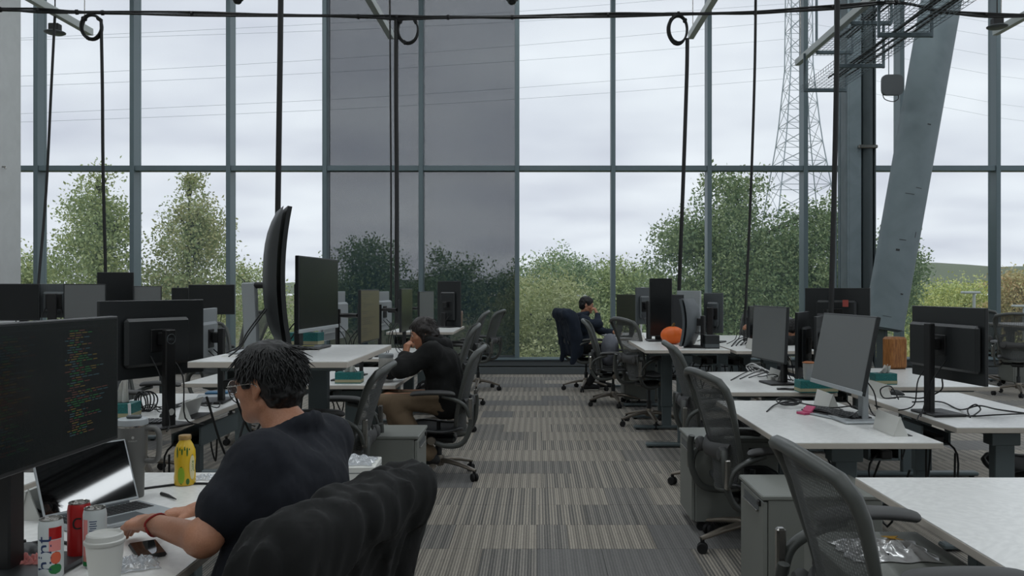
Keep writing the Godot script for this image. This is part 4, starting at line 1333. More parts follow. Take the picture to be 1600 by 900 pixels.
	monitor(P(1031, 480, 8.9), Vector2(0.06, 1), 0.235, 0.60, 0.916, "tall black upright monitor beside the pumpkin", {"stand": "foot"})
	monitor(P(1008, 478, 10.2), Vector2(-0.5, -0.85), 0.22, 0.44, 0.80, "grey upright monitor half behind the tall black one", {"screen": matt, "back": "grey"})
	monitor(P(983, 484, 11.7), Vector2(-0.55, 0.83), 0.34, 0.42, 0.80, "dim greenish monitor facing the thinking man", {"screen": page_screen("screen_dim", Color(0.13, 0.15, 0.11), Color(0.10, 0.11, 0.09), 8)})
	monitor(P(1056, 490, 9.0), Vector2(0.25, 0.97), 0.14, 0.40, 0.916, "dark narrow monitor right behind the pumpkin", {"stand": "foot"})
	monitor(P(1071, 488, 9.1), Vector2(0.95, -0.3), 0.52, 0.46, 0.90, "pale backed monitor behind the curved dark edge", {"back": "silver"})
	monitor(P(1086, 503, 8.0), Vector2(-0.95, -0.42), 0.46, 0.44, 0.916, "curved dark monitor edge-on by the black tissue box", {"curved": true, "back": "grey"})
	monitor(P(1113, 489, 9.0), Vector2(0.5, -0.86), 0.21, 0.42, 0.90, "grey backed monitor with a black stand by the tangled cables", {"back": "grey", "stand": "foot"})
	monitor(P(1172, 512, 8.6), Vector2(0.98, 0.62), 0.34, 0.44, 0.90, "thin dark monitor edge-on by the hidden person's hand", {"stand": "none"})
# ---------------------------------------------------------------- small things
func colour(key: String, c: Color, rough := 0.5, metal := 0.0) -> StandardMaterial3D:
	if not mats.has(key):
		mk(key, c, rough, metal)
	return mats[key]

func cable(label: String, pts: Array, r := 0.0045, m := "cable") -> void:
	single("loose_cable", MB.new().tube(curve(pts, 7), r, 6), M(m), label, "cable", Vector3.ZERO, 0, "loose cables on the desks")

func tissue_box(at: Vector3, yaw: float, label: String, s := Vector3(0.23, 0.075, 0.12), tall := 0.09, dark := false) -> void:
	var t := thing("tissue_box", label, "tissue box", at, yaw, "tissue boxes")
	var base := colour("box_teal", Color(0.10, 0.42, 0.44), 0.55)
	if not base.albedo_texture:
		tri(base, noise_tex(0.11, Color(0.55, 0.75, 0.72), Color(1.25, 1.1, 1.0), 128, 6), 5.0)
	part("carton", MB.new().box(Vector3(0, s.y / 2, 0), s, 0.002), base if not dark else M("plastic_dark"), t)
	part("print_band", MB.new().box(Vector3(0, s.y * 0.22, 0), Vector3(s.x + 0.001, s.y * 0.26, s.z + 0.001)), colour("box_sand", Color(0.60, 0.58, 0.46), 0.6) if not dark else M("plastic_grey"), t)
	part("slot", MB.new().box(Vector3(0, s.y + 0.0005, 0), Vector3(s.x * 0.6, 0.001, s.z * 0.3)), M("black"), t)
	if tall > 0.0:
		var rows := []
		for i in 7:
			var row := []
			for j in 9:
				var u := j / 8.0 - 0.5
				var v := i / 6.0
				row.append(Vector3(u * s.x * (0.5 - 0.22 * v) + 0.02 * v, s.y - 0.004 + v * tall * (1.0 - 0.35 * absf(u) + 0.12 * sin(u * 17)), 0.016 * sin(u * 13 + v * 2) + 0.02 * v))
			rows.append(row)
		part("tissue", MB.new().grid(rows, 0.0015), M("tissue"), t)

func can(at: Vector3, body: Material, label: String) -> Node3D:
	var t := thing("drink_can", label, "can", at, 0, "slim drink cans")
	part("body", MB.new().lathe([Vector2(0, 0.002), Vector2(0.022, 0), Vector2(0.0285, 0.010), Vector2(0.029, 0.014), Vector2(0.029, 0.138), Vector2(0.0275, 0.148), Vector2(0.0255, 0.153)], 32), body, t)
	part("rim", MB.new().lathe([Vector2(0.0255, 0.153), Vector2(0.0268, 0.155), Vector2(0.0262, 0.157), Vector2(0.0245, 0.156), Vector2(0.0235, 0.152), Vector2(0, 0.152)], 28), M("chrome"), t)
	part("ring_pull", MB.new().tube(ring_rot(0.008, Vector3(0.006, 0.1545, 0)), 0.0014, 6), M("chrome"), t)
	return t

func ring_rot(r: float, c: Vector3) -> Array:
	var o := []
	for i in 17:
		o.append(c + Vector3(cos(TAU * i / 16) * r, 0, sin(TAU * i / 16) * r))
	return o

func wrap_text(text: String, size: int, px: float, r: float, ang: float, y: float, vertical: bool) -> MB:
	# lettering bent round a can: ang is the direction the middle faces
	var tm := TextMesh.new()
	tm.text = text
	tm.font_size = size
	tm.pixel_size = px
	tm.depth = 0.0
	tm.curve_step = 1.0
	var a := tm.surface_get_arrays(0)
	var b := MB.new()
	var vv: PackedVector3Array = a[Mesh.ARRAY_VERTEX]
	var ix: PackedInt32Array = a[Mesh.ARRAY_INDEX]
	for k in range(0, ix.size(), 3):
		var q := []
		var m := []
		for j in 3:
			var p := vv[ix[k + j]]
			if vertical:
				p = Vector3(-p.y, p.x, 0)
			var t := ang - p.x / r
			m.append(Vector3(cos(t), 0, sin(t)))
			q.append(Vector3(cos(t) * r, y + p.y, sin(t) * r))
		b.t3(q[0], q[1], q[2], m[0], m[1], m[2])
	return b

func patch(r: float, ang: float, wa: float, y0: float, y1: float, round_ := false) -> MB:
	# a printed patch bent round a can
	var b := MB.new()
	var rows := []
	for i in 11:
		var row := []
		var v := i / 10.0
		for j in 11:
			var u := j / 5.0 - 1.0
			var k := sqrt(maxf(0.0, 1.0 - pow(2 * v - 1, 2))) if round_ else 1.0
			var t := ang + u * wa * k
			row.append(Vector3(cos(t) * r, lerpf(y0, y1, v), sin(t) * r))
		rows.append(row)
	b.grid(rows)
	return b

func keyboard(at: Vector3, yaw: float, label: String, m: Material, key_m: Material) -> void:
	var t := thing("keyboard", label, "keyboard", at, yaw, "keyboards")
	part("case", MB.new().box(Vector3(0, 0.010, 0), Vector3(0.44, 0.018, 0.14), 0.004, Basis(Vector3.RIGHT, 0.04)), m, t)
	var ks := MB.new()
	for r in 5:
		for c in 18:
			if r == 4 and c > 3 and c < 9:
				continue
			ks.box(Vector3(-0.203 + c * 0.0238, 0.024 + (2 - r) * 0.0009, -0.046 + r * 0.023), Vector3(0.019, 0.010, 0.018), 0.002)
	ks.box(Vector3(-0.06, 0.023, 0.046), Vector3(0.115, 0.007, 0.018), 0.002)
	part("keys", ks, key_m, t).set_meta("kind", "stuff")
	part("palm_rest", MB.new().box(Vector3(0, 0.006, 0.085), Vector3(0.43, 0.008, 0.045), 0.003), M("plastic_silver"), t)

func mouse(at: Vector3, yaw: float, label: String) -> void:
	var t := thing("mouse", label, "mouse", at, yaw, "computer mice")
	var rows := []
	for i in 9:
		var row := []
		var v := i / 8.0
		for j in 9:
			var a := PI * j / 8.0
			var w := 0.031 * pow(sin(PI * clampf(v * 0.94 + 0.03, 0, 1)), 0.4)
			row.append(Vector3(cos(a) * w, pow(sin(a), 0.7) * 0.036 * pow(sin(PI * clampf(v * 0.9 + 0.05, 0, 1)), 0.6), lerpf(-0.055, 0.055, v)))
		rows.append(row)
	part("shell", MB.new().grid(rows), M("plastic_dark"), t)
	part("wheel", MB.new().tube([Vector3(-0.004, 0.033, -0.028), Vector3(0.004, 0.033, -0.028)], 0.006, 10), M("rubber"), t)

func crumple(at: Vector3, sx: float, sz: float, h: float, sd: int, m: Material, called: String, label: String, cat: String) -> Node3D:
	var n := FastNoiseLite.new()
	n.seed = sd
	n.frequency = 2.0 / maxf(sx, sz)
	n.fractal_type = FastNoiseLite.FRACTAL_NONE
	var t := thing(called, label, cat, at)
	var rows := []
	for i in 25:
		var row := []
		for j in 25:
			var u := j / 24.0 * 2 - 1
			var v := i / 24.0 * 2 - 1
			var e := (1 - pow(absf(u), 3)) * (1 - pow(absf(v), 3))
			var f := absf(n.get_noise_2d(u * sx, v * sz)) * 1.3 + 0.2
			row.append(Vector3(u * sx / 2 * (1 + 0.05 * sin(v * 9 + sd)), 0.004 + h * e * f, v * sz / 2 * (1 + 0.06 * sin(u * 8))))
		rows.append(row)
	part("film", MB.new().grid(rows, 0.001), m, t)
	return t

func build_clutter() -> void:
	var D := 0.73
	# ---- laptop
	var t := thing("laptop", "open silver laptop under the typing man's hands, its screen mirroring the windows", "laptop", Vector3(-1.455, D, -2.80), face_yaw(Vector2(0.82, 0.57)))
	part("deck", MB.new().box(Vector3(0, 0.008, 0.112), Vector3(0.312, 0.014, 0.221), 0.003), M("plastic_silver"), t)
	var ks := MB.new()
	for r in 6:
		for c in 14:
			if r == 5 and c > 3 and c < 9:
				continue
			ks.box(Vector3(-0.130 + c * 0.02, 0.0158, 0.022 + r * 0.0185), Vector3(0.0165, 0.002, 0.0155), 0.0006)
	ks.box(Vector3(-0.01, 0.0158, 0.022 + 5 * 0.0185), Vector3(0.10, 0.002, 0.0155), 0.0006)
	part("keys", ks, M("black"), t).set_meta("kind", "stuff")
	part("trackpad", MB.new().box(Vector3(0, 0.0152, 0.178), Vector3(0.13, 0.0008, 0.078), 0.0002), M("plastic_grey"), t)
	var B := Basis(Vector3.RIGHT, -0.42)
	var lid := part("lid", MB.new().box(Vector3(0, 0.018, 0) + B * Vector3(0, 0.108, 0), Vector3(0.312, 0.214, 0.006), 0.002, B), M("plastic_silver"), t)
	var gl := colour("laptop_glass", Color(0.02, 0.02, 0.022), 0.03)
	gl.metallic_specular = 0.65
	part("screen", screen_plate(Vector3(0, 0.018, 0) + B * Vector3(0, 0.110, 0.0035), B * Vector3(0.150, 0, 0), B * Vector3(0, 0.100, 0), B), gl, lid)
	part("hinge", MB.new().tube([Vector3(-0.12, 0.017, 0), Vector3(0.12, 0.017, 0)], 0.006, 10), M("plastic_grey"), t)
	# ---- tumbler with handle and straw
	t = thing("tumbler", "tall grey insulated tumbler with a handle and clear straw lid", "tumbler", Vector3(-1.435, D, -3.03), 0.0)
	var tg := colour("tumbler_grey", Color(0.36, 0.36, 0.35), 0.55)
	part("cup", MB.new().lathe([Vector2(0, 0.001), Vector2(0.036, 0.001), Vector2(0.0375, 0.006), Vector2(0.039, 0.10), Vector2(0.047, 0.118), Vector2(0.0505, 0.25), Vector2(0, 0.25)], 36), tg, t)
	part("lid_ring", MB.new().lathe([Vector2(0.050, 0.250), Vector2(0.0505, 0.254), Vector2(0.050, 0.258), Vector2(0, 0.258)], 36), M("chrome"), t)
	part("lid", MB.new().lathe([Vector2(0.051, 0.257), Vector2(0.052, 0.262), Vector2(0.051, 0.276), Vector2(0.047, 0.279), Vector2(0, 0.277)], 36), M("plastic_silver"), t)
	part("straw_tab", MB.new().box(Vector3(0.005, 0.284, 0), Vector3(0.05, 0.012, 0.02), 0.004), M("plastic_grey"), t)
	part("straw", MB.new().tube([Vector3(-0.01, 0.27, 0), Vector3(-0.012, 0.33, 0)], 0.005, 10), M("cable_white"), t)
	part("handle", MB.new().tube(curve([Vector3(0.046, 0.242, 0), Vector3(0.075, 0.244, 0), Vector3(0.093, 0.225, 0), Vector3(0.094, 0.17, 0), Vector3(0.088, 0.135, 0), Vector3(0.070, 0.126, 0), Vector3(0.044, 0.13, 0)], 6), 0.009, 10, 1.3, Vector3.BACK), tg, t)
	var em := colour("tumbler_print", Color(0.62, 0.62, 0.60), 0.5)
	part("logo", wrap_text("STANLEY", 16, 0.00042, 0.0502, 1.12, 0.205, false), em, t)
	part("crest", patch(0.0502, 1.12, 0.09, 0.212, 0.222, true), em, t)
	# ---- juice bottle
	t = thing("juice_bottle", "small glass bottle of yellow juice with green leaf print", "bottle", on(289, 757, D), 0.0)
	var ju := colour("juice_yellow", Color(0.80, 0.66, 0.14), 0.25)
	part("bottle", MB.new().lathe([Vector2(0, 0.001), Vector2(0.034, 0.001), Vector2(0.038, 0.006), Vector2(0.039, 0.03), Vector2(0.036, 0.06), Vector2(0.0385, 0.10), Vector2(0.037, 0.13), Vector2(0.029, 0.152), Vector2(0.021, 0.165), Vector2(0.020, 0.172)], 32), ju, t)
	part("cap", MB.new().lathe([Vector2(0.022, 0.170), Vector2(0.023, 0.172), Vector2(0.023, 0.184), Vector2(0.021, 0.187), Vector2(0, 0.187)], 28), colour("cap_gold", Color(0.62, 0.50, 0.30), 0.35, 0.4), t)
	var lf := colour("print_green", Color(0.20, 0.38, 0.10), 0.4)
	var lf2 := colour("print_lime", Color(0.52, 0.64, 0.12), 0.4)
	var pale := colour("print_pale", Color(0.80, 0.76, 0.58), 0.4)
	for q in 6:
		part("leaf_print", patch(0.0385 - 0.003 * (q % 2), 1.18 + 0.75 - q * 0.24, 0.075, 0.105 + 0.006 * (q % 3), 0.150 - 0.004 * (q % 3), true), lf, t)
	part("leaf_print", patch(0.0394, 1.18 + 0.35, 0.32, 0.008, 0.075, true), lf2, t)
	part("leaf_print", patch(0.0394, 1.18 - 0.25, 0.16, 0.006, 0.030, true), lf, t)
	part("label_panel", patch(0.0393, 1.18 - 0.72, 0.30, 0.020, 0.118, true), pale, t)
	part("lettering", wrap_text("Juice", 16, 0.0011, 0.0397, 1.18 - 0.72, 0.075, true), lf, t)
	# ---- cans and cup
	var white := colour("can_white", Color(0.74, 0.76, 0.76), 0.38)
	var red := colour("can_red", Color(0.62, 0.06, 0.06), 0.35)
	var pink := colour("print_pink", Color(0.84, 0.52, 0.50), 0.45)
	var green := colour("print_emerald", Color(0.08, 0.42, 0.20), 0.45)
	var navy := colour("print_navy", Color(0.08, 0.17, 0.34), 0.45)
	t = can(Vector3(-1.235, D, -2.17), white, "white drink can with tall blue lettering and a red and green print")
	part("lettering", wrap_text("hint", 16, 0.0029, 0.0298, 1.05 + 0.60, 0.074, true), navy, t)
	part("print", patch(0.0292, 1.05 - 0.38, 0.55, 0.108, 0.138), red, t)
	part("print", patch(0.0292, 1.05 - 0.34, 0.50, 0.078, 0.106), pink, t)
	part("print", patch(0.0293, 1.05 - 0.40, 0.44, 0.045, 0.077, true), colour("print_peach", Color(0.80, 0.36, 0.24), 0.45), t)
	part("print", patch(0.0292, 1.05 - 0.36, 0.55, 0.020, 0.046, true), green, t)
	t = can(Vector3(-1.252, D, -2.335), red, "red cola can wedged between two white cans")
	part("lettering", wrap_text("C", 16, 0.0026, 0.0297, 1.05 + 0.2, 0.105, false), M("black"), t)
	t = can(Vector3(-1.178, D, -2.275), white, "white drink can with small blue print behind the paper cup")
	part("print", patch(0.0292, 1.05 + 0.95, 0.28, 0.02, 0.13), pink, t)
	for q in 7:
		part("print_line", patch(0.0293, 1.05 + 0.2, 0.32 - 0.05 * (q % 2), 0.088 + q * 0.006, 0.0905 + q * 0.006), navy, t)
	part("print", patch(0.0292, 1.05 + 0.9, 0.4, 0.008, 0.035), green, t)
	t = thing("paper_cup", "white paper coffee cup with a white plastic lid", "cup", Vector3(-1.035, D, -2.045))
	part("cup", MB.new().lathe([Vector2(0, 0.002), Vector2(0.029, 0.002), Vector2(0.030, 0.0), Vector2(0.043, 0.135), Vector2(0, 0.135)], 32), M("paper"), t)
	part("lid", MB.new().lathe([Vector2(0.0445, 0.130), Vector2(0.046, 0.134), Vector2(0.0455, 0.139), Vector2(0.042, 0.141), Vector2(0.0405, 0.152), Vector2(0.037, 0.155), Vector2(0.034, 0.149), Vector2(0, 0.149)], 36), M("flap"), t)
	part("print", patch(0.0345, PI / 2 - 0.2, 0.5, 0.03, 0.045, true), green, t)
	# ---- phone, sachet, mouse and wrapper by the cans
	t = thing("phone", "glossy black phone lying beside the laptop man's forearm", "phone", on(230, 862, D), 0.6)
	part("case", MB.new().box(Vector3(0, 0.006, 0), Vector3(0.075, 0.011, 0.15), 0.004), M("black"), t)
	part("screen", MB.new().box(Vector3(0, 0.0118, 0), Vector3(0.068, 0.0008, 0.142)), M("laptop_glass"), t)
	var film := colour("clear_film", Color(0.80, 0.82, 0.84), 0.12)
	alpha(film, 0.38)
	t = crumple(on(212, 883, D), 0.11, 0.13, 0.018, 5, film, "snack_sachet", "clear plastic sachet with yellow and black print beside the cup", "sachet")
	t.rotation.y = 0.5
	part("print", MB.new().box(Vector3(0.01, 0.003, 0.02), Vector3(0.08, 0.004, 0.03)), colour("print_yellow", Color(0.72, 0.58, 0.20), 0.5), t)
	for q in 4:
		part("print_bar", MB.new().box(Vector3(-0.03 + q * 0.022, 0.006, 0.02 - 0.004 * q), Vector3(0.009, 0.003, 0.034)), M("black") if q % 2 == 0 else M("paper"), t)
	mouse(on(44, 868, D), 0.9, "black mouse behind the blue-lettered can")
	crumple(on(50, 886, D), 0.11, 0.07, 0.03, 9, pink, "candy_wrapper", "crumpled pink wrapper beside the blue-lettered can", "wrapper")
	crumple(on(326, 748, D), 0.12, 0.07, 0.012, 12, film, "foil_scrap", "crumpled clear film next to the juice bottle", "wrapper")
	single("pen", MB.new().tube([on(252, 771, D + 0.006), on(262, 774, D + 0.006), on(275, 780, D + 0.006)], [0.006, 0.006, 0.002], 8), M("black"), "black pen lying between the tumbler and the man's hand", "pen")
	cable("black charging cable running past the juice bottle", [on(213, 765, D + 0.004), on(250, 760, D + 0.004), on(290, 756, D + 0.004), on(335, 757, D + 0.004), on(360, 770, D + 0.004)])
	cable("thick black cable crossing under the blue-lettered can", [on(-20, 858, D + 0.005), on(30, 853, D + 0.005), on(70, 846, D + 0.005), on(120, 850, D + 0.005)], 0.005)
	cable("black cable curling round the flap behind the laptop", [on(20, 815, D + 0.005), on(40, 790, D + 0.03), on(65, 800, D + 0.02), on(95, 815, D + 0.005)])
	cable("black mouse cable lying by the pink wrapper", [on(-30, 884, D + 0.004), on(0, 879, D + 0.004), on(25, 880, D + 0.004), on(46, 868, D + 0.01)])
	# ---- round-logo monitor's desk
	tissue_box(Vector3(-2.38, D, -4.90), 0.1, "teal tissue box beside the code monitor's edge", Vector3(0.16, 0.085, 0.14), 0.15)
	keyboard(Vector3(-2.20, D, -4.60), 0.05, "slim black keyboard at the near edge of the round-logo monitor's desk", M("black"), M("plastic_dark"))
	mouse(on(262, 652, D + 0.01), 1.1, "black mouse on the round-logo monitor's desk")
	t = thing("cable_hank", "upright hank of black cable beside the round-logo monitor", "cable", on(224, 645, D))
	for k in 5:
		var pts := []
		for i in 25:
			var a := TAU * i / 24
			pts.append(Vector3(cos(a) * (0.034 + 0.004 * k) + 0.01 * k - 0.02, 0.066 + sin(a) * 0.06, 0.012 * sin(a * 2 + k) - 0.006 * k))
		part("loop", MB.new().tube(pts, 0.0042, 6), M("cable"), t)
	single("tablet", MB.new().box(Vector3(0, 0.006, 0), Vector3(0.24, 0.010, 0.17), 0.003), M("plastic_silver"), "thin grey tablet on the round-logo monitor's desk", "tablet", on(338, 620, D), 0.3)
	single("blue_folder", MB.new().box(Vector3(0, 0.018, 0), Vector3(0.15, 0.012, 0.11), 0.003), colour("folder_blue", Color(0.16, 0.38, 0.52), 0.5), "small blue case lying on the grey tablet", "case", on(340, 617, D), 0.2)
	for k in 4:
		cable("thin black lead tangled behind the round-logo monitor", [on(215 + 9 * k, 640 - 3 * k, D + 0.005), on(235 + 6 * k, 632 + 4 * k, D + 0.03), on(262 + 12 * k, 640 - 5 * k, D + 0.004), on(300 + 13 * k, 628 + 3 * k, D + 0.02), on(325 + 6 * k, 622, D + 0.004)], 0.0035)
	# ---- raised desk
	var H := 1.12
	tissue_box(on(485, 539, H) + Vector3(-0.02, 0, 0.03), -0.1, "teal tissue box on the raised desk", Vector3(0.19, 0.08, 0.11), 0.10)
	t = thing("closed_laptop", "closed grey laptop with papers lying on the raised desk", "laptop", on(476, 545, H), 0.15)
	part("body", MB.new().box(Vector3(0, 0.009, 0), Vector3(0.19, 0.016, 0.15), 0.004), M("plastic_grey"), t)
	part("note", MB.new().box(Vector3(0.02, 0.0185, 0.02), Vector3(0.07, 0.003, 0.04), 0.001), colour("note_yellow", Color(0.62, 0.60, 0.30), 0.7), t)
	t = thing("monitor_arm_post", "pale upright monitor post behind the tall curved monitor", "stand", P(402, 540, 4.62) * Vector3(1, 0, 1) + Vector3(0, H, 0))
	part("post", MB.new().box(Vector3(-0.035, 0.19, 0), Vector3(0.075, 0.38, 0.045), 0.006, Basis(Vector3.BACK, 0.04)), M("plastic_silver"), t)
	part("foot", MB.new().box(Vector3(-0.02, 0.006, 0), Vector3(0.20, 0.012, 0.22), 0.004), M("plastic_silver"), t)
	part("arm", MB.new().tube([Vector3(-0.03, 0.365, 0), Vector3(0.05, 0.365, 0.02)], 0.018, 10), M("black"), t)
	single("paper_sheet", MB.new().box(Vector3(0, 0.001, 0), Vector3(0.15, 0.002, 0.10)), M("paper"), "small sheet of paper at the raised desk's corner", "paper", Vector3(-1.54, H, -4.40), 0.2)
	for k in 3:
		cable("thin black lead looping at the foot of the raised desk's monitor", [on(440 + 8 * k, 541, H + 0.004), on(455 + 8 * k, 540 + k, H + 0.09 - 0.02 * k), on(470 + 7 * k, 541 + k, H + 0.05), on(484 + 8 * k, 545, H + 0.004)], 0.0035)
	# ---- woman's desk and beyond
	tissue_box(on(546, 598, D), 0.0, "teal tissue box low under the raised desk's corner", Vector3(0.20, 0.085, 0.12), 0.06)
	t = thing("storage_jar", "tall clear storage jar next to the woman's elbow", "jar", on(603, 596, D))
	var jar := colour("frosted", Color(0.70, 0.70, 0.68), 0.2)
	alpha(jar, 0.6)
	part("jar", MB.new().lathe([Vector2(0, 0.002), Vector2(0.055, 0.002), Vector2(0.058, 0.01), Vector2(0.058, 0.18), Vector2(0.05, 0.195)], 24), jar, t)
	part("lid", MB.new().lathe([Vector2(0.058, 0.190), Vector2(0.060, 0.195), Vector2(0.060, 0.215), Vector2(0.055, 0.22), Vector2(0, 0.22)], 24), M("plastic_silver"), t)
	keyboard(Vector3(-1.30, D, -7.25), PI / 2, "dark keyboard in front of the woman", M("black"), M("plastic_dark"))
	t = thing("travel_mug", "tan travel mug with a handle at the desk end before the blind", "mug", Vector3(-1.01, 0.97, -11.02))
	part("body", MB.new().lathe([Vector2(0, 0.001), Vector2(0.036, 0.001), Vector2(0.048, 0.17), Vector2(0.048, 0.20), Vector2(0.044, 0.205), Vector2(0, 0.205)], 24), colour("mug_tan", Color(0.52, 0.45, 0.39), 0.5), t)
	part("handle", MB.new().tube(curve([Vector3(-0.045, 0.17, 0), Vector3(-0.09, 0.165, 0), Vector3(-0.095, 0.10, 0), Vector3(-0.085, 0.07, 0), Vector3(-0.042, 0.07, 0)], 5), 0.008, 8), M("mug_tan"), t)
	# ---- boxes on the pedestal behind the man
	t = thing("white_box", "flat white cardboard box on the pedestal behind the man in black", "box", Vector3(-0.90, 0.562, -4.02), 0.05)
	part("carton", MB.new().box(Vector3(0, 0.045, 0), Vector3(0.30, 0.09, 0.24), 0.003), M("paper"), t)
	part("lid_line", MB.new().box(Vector3(0, 0.062, 0), Vector3(0.3015, 0.003, 0.2415)), M("plastic_grey"), t)
	crumple(Vector3(-0.90, 0.653, -4.02), 0.27, 0.20, 0.028, 31, film, "plastic_bag", "crumpled clear bag with dark contents on the white box", "bag")
	# ---- right side desks
	keyboard(on(1305, 650, D), face_yaw(Vector2(-0.93, 0.36)), "black keyboard with a pale palm rest below the tilted monitor", M("black"), M("plastic_dark"))
	t = thing("wallet", "small pink folded wallet beside the black keyboard", "wallet", on(1258, 647, D), 0.5)
	var pk := colour("wallet_pink", Color(0.72, 0.26, 0.42), 0.5)
	part("lower_half", MB.new().box(Vector3(0, 0.007, 0), Vector3(0.075, 0.013, 0.07), 0.003), pk, t)
	part("upper_half", MB.new().box(Vector3(0.03, 0.028, 0), Vector3(0.05, 0.010, 0.07), 0.003, Basis(Vector3.BACK, 0.7)), pk, t)
	t = thing("cable_hank", "loops of black cable lying behind the pink wallet", "cable", on(1240, 636, D))
	for k in 4:
		var pts := []
		for i in 25:
			var a := TAU * i / 24
			pts.append(Vector3(cos(a) * (0.05 + 0.006 * k) - 0.012 * k, 0.012 + 0.02 * (1 + sin(a + k)) * 0.6 + 0.004 * k, sin(a) * (0.075 + 0.005 * k)))
		part("loop", MB.new().tube(pts, 0.004, 6), M("cable"), t)
	cable("thin black plug lead ending on the keyboard desk", [on(1198, 643, D + 0.004), on(1212, 632, D + 0.01), on(1235, 627, D + 0.02), on(1262, 632, D + 0.004), on(1300, 637, D + 0.02), on(1335, 635, D + 0.03), on(1350, 648, D + 0.02)])
	cable("black cable crossing over the black keyboard", [on(1262, 640, D + 0.01), on(1285, 640, D + 0.035), on(1320, 652, D + 0.035), on(1345, 640, D + 0.02)])
	tissue_box(on(1275, 612, D), 0.05, "teal tissue box holding a cup, at the phone desk's edge", Vector3(0.27, 0.085, 0.13), 0.0)
	t = thing("tea_glass", "clear cup of drink with an amber lid standing on a tissue box", "glass", on(1275, 612, D) + Vector3(-0.05, 0.086, 0))
	part("glass", MB.new().lathe([Vector2(0, 0.001), Vector2(0.038, 0.001), Vector2(0.044, 0.12)], 24), jar, t)
	part("lid", MB.new().lathe([Vector2(0.046, 0.118), Vector2(0.047, 0.124), Vector2(0.03, 0.13), Vector2(0, 0.13)], 24), colour("lid_amber", Color(0.60, 0.36, 0.20), 0.4), t)
	part("carton_inside", MB.new().box(Vector3(0.0, 0.05, 0), Vector3(0.035, 0.095, 0.03), 0.002), colour("print_blue", Color(0.16, 0.36, 0.56), 0.5), t)
	crumple(on(1275, 612, D) + Vector3(0.075, 0.087, 0.0), 0.10, 0.06, 0.10, 14, M("tissue"), "tissue_wad", "white tissue standing beside the clear cup", "tissue")
	t = thing("phone", "black phone on the desk below the slim grey monitor", "phone", on(1230, 609, D), 1.35)
	part("case", MB.new().box(Vector3(0, 0.005, 0), Vector3(0.072, 0.009, 0.148), 0.004), M("black"), t)
	part("screen", MB.new().box(Vector3(0, 0.0098, 0), Vector3(0.066, 0.0008, 0.14)), M("screen_off"), t)
	for k in 5:
		cable("black lead sprawling behind the slim grey monitor", [on(1142 + 14 * k, 594 - 2 * k, D + 0.004), on(1165 + 9 * k, 582 + 2 * k, D + 0.015), on(1185 + 8 * k, 576 + 3 * k, D + 0.05 + 0.02 * (k % 2)), on(1205 + 6 * k, 588 + k, D + 0.01), on(1220 + 5 * k, 594, D + 0.004)], 0.0042)
	t = thing("plug_box", "small white charger block among the sprawling leads", "charger", on(1208, 596, D), 0.2)
	part("block", MB.new().box(Vector3(0, 0.02, 0), Vector3(0.07, 0.04, 0.06), 0.006), M("flap"), t)
	part("prong", MB.new().box(Vector3(0.04, 0.02, 0.01), Vector3(0.014, 0.004, 0.004)).box(Vector3(0.04, 0.02, -0.01), Vector3(0.014, 0.004, 0.004)), M("chrome"), t)
	tissue_box(on(1380, 600, D), 0.05, "teal tissue box below the wooden box", Vector3(0.17, 0.085, 0.11), 0.07)
	var wd := M("wood")
	tri(wd, noise_tex(0.09, Color(0.72, 0.66, 0.58), Color(1.08, 1.04, 1.0), 128, 17, Vector2(1.6, 0.15)), 2.6)
	t = thing("wooden_speaker", "upright bamboo-brown wooden box speaker under the slanted brace", "speaker", on(1398, 576, D), 0.2)
	part("cabinet", MB.new().box(Vector3(0, 0.147, 0), Vector3(0.17, 0.29, 0.15), 0.02), wd, t)
	part("foot", MB.new().box(Vector3(0, 0.003, 0), Vector3(0.14, 0.006, 0.12)), M("rubber"), t)
	part("grille", MB.new().box(Vector3(0, 0.15, -0.0755), Vector3(0.13, 0.24, 0.004), 0.001), M("black"), t)
	mouse(on(1400, 617, D), 0.8, "black mouse at the foot of the bulky backed monitor")
	for k in 2:
		single("paper_sheet", MB.new().box(Vector3(0, 0.001, 0), Vector3(0.16, 0.002, 0.12)), M("paper"), ["sheet of paper under a cable on the loose papers' desk", "second sheet slid beside the first on the loose papers' desk"][k], "paper", on(1458 + 22 * k, 648 - k * 2, D) + Vector3(0, 0.002 * k, 0), 0.5 + 0.25 * k)
	cable("long black cable wandering over the loose papers' desk", [on(1425, 628, D + 0.004), on(1470, 628, D + 0.012), on(1500, 640, D + 0.004), on(1530, 634, D + 0.05), on(1560, 640, D + 0.01), on(1620, 648, D + 0.004)])
	cable("second black cable lying across the papers", [on(1432, 658, D + 0.004), on(1442, 645, D + 0.015), on(1480, 647, D + 0.012), on(1520, 650, D + 0.004), on(1560, 648, D + 0.012), on(1630, 645, D + 0.004)])
	cable("black loop of cable at the loose papers' desk corner", [on(1516, 652, D + 0.004), on(1512, 640, D + 0.02), on(1524, 632, D + 0.05), on(1532, 640, D + 0.03), on(1520, 650, D + 0.01)])
	cable("black video lead looping from the bulky backed monitor", [P(1472, 592, 4.9), P(1470, 610, 5.0), P(1440, 622, 5.15), P(1410, 620, 5.3), on(1382, 622, D + 0.03), on(1376, 608, D + 0.09), on(1392, 604, D + 0.1), on(1404, 624, D + 0.01)])
	# ---- pumpkin
	t = thing("pumpkin", "orange carved-style pumpkin with a short stalk on the raised desk", "pumpkin", Vector3(1.335, 0.916, -8.45))
	var rows := []
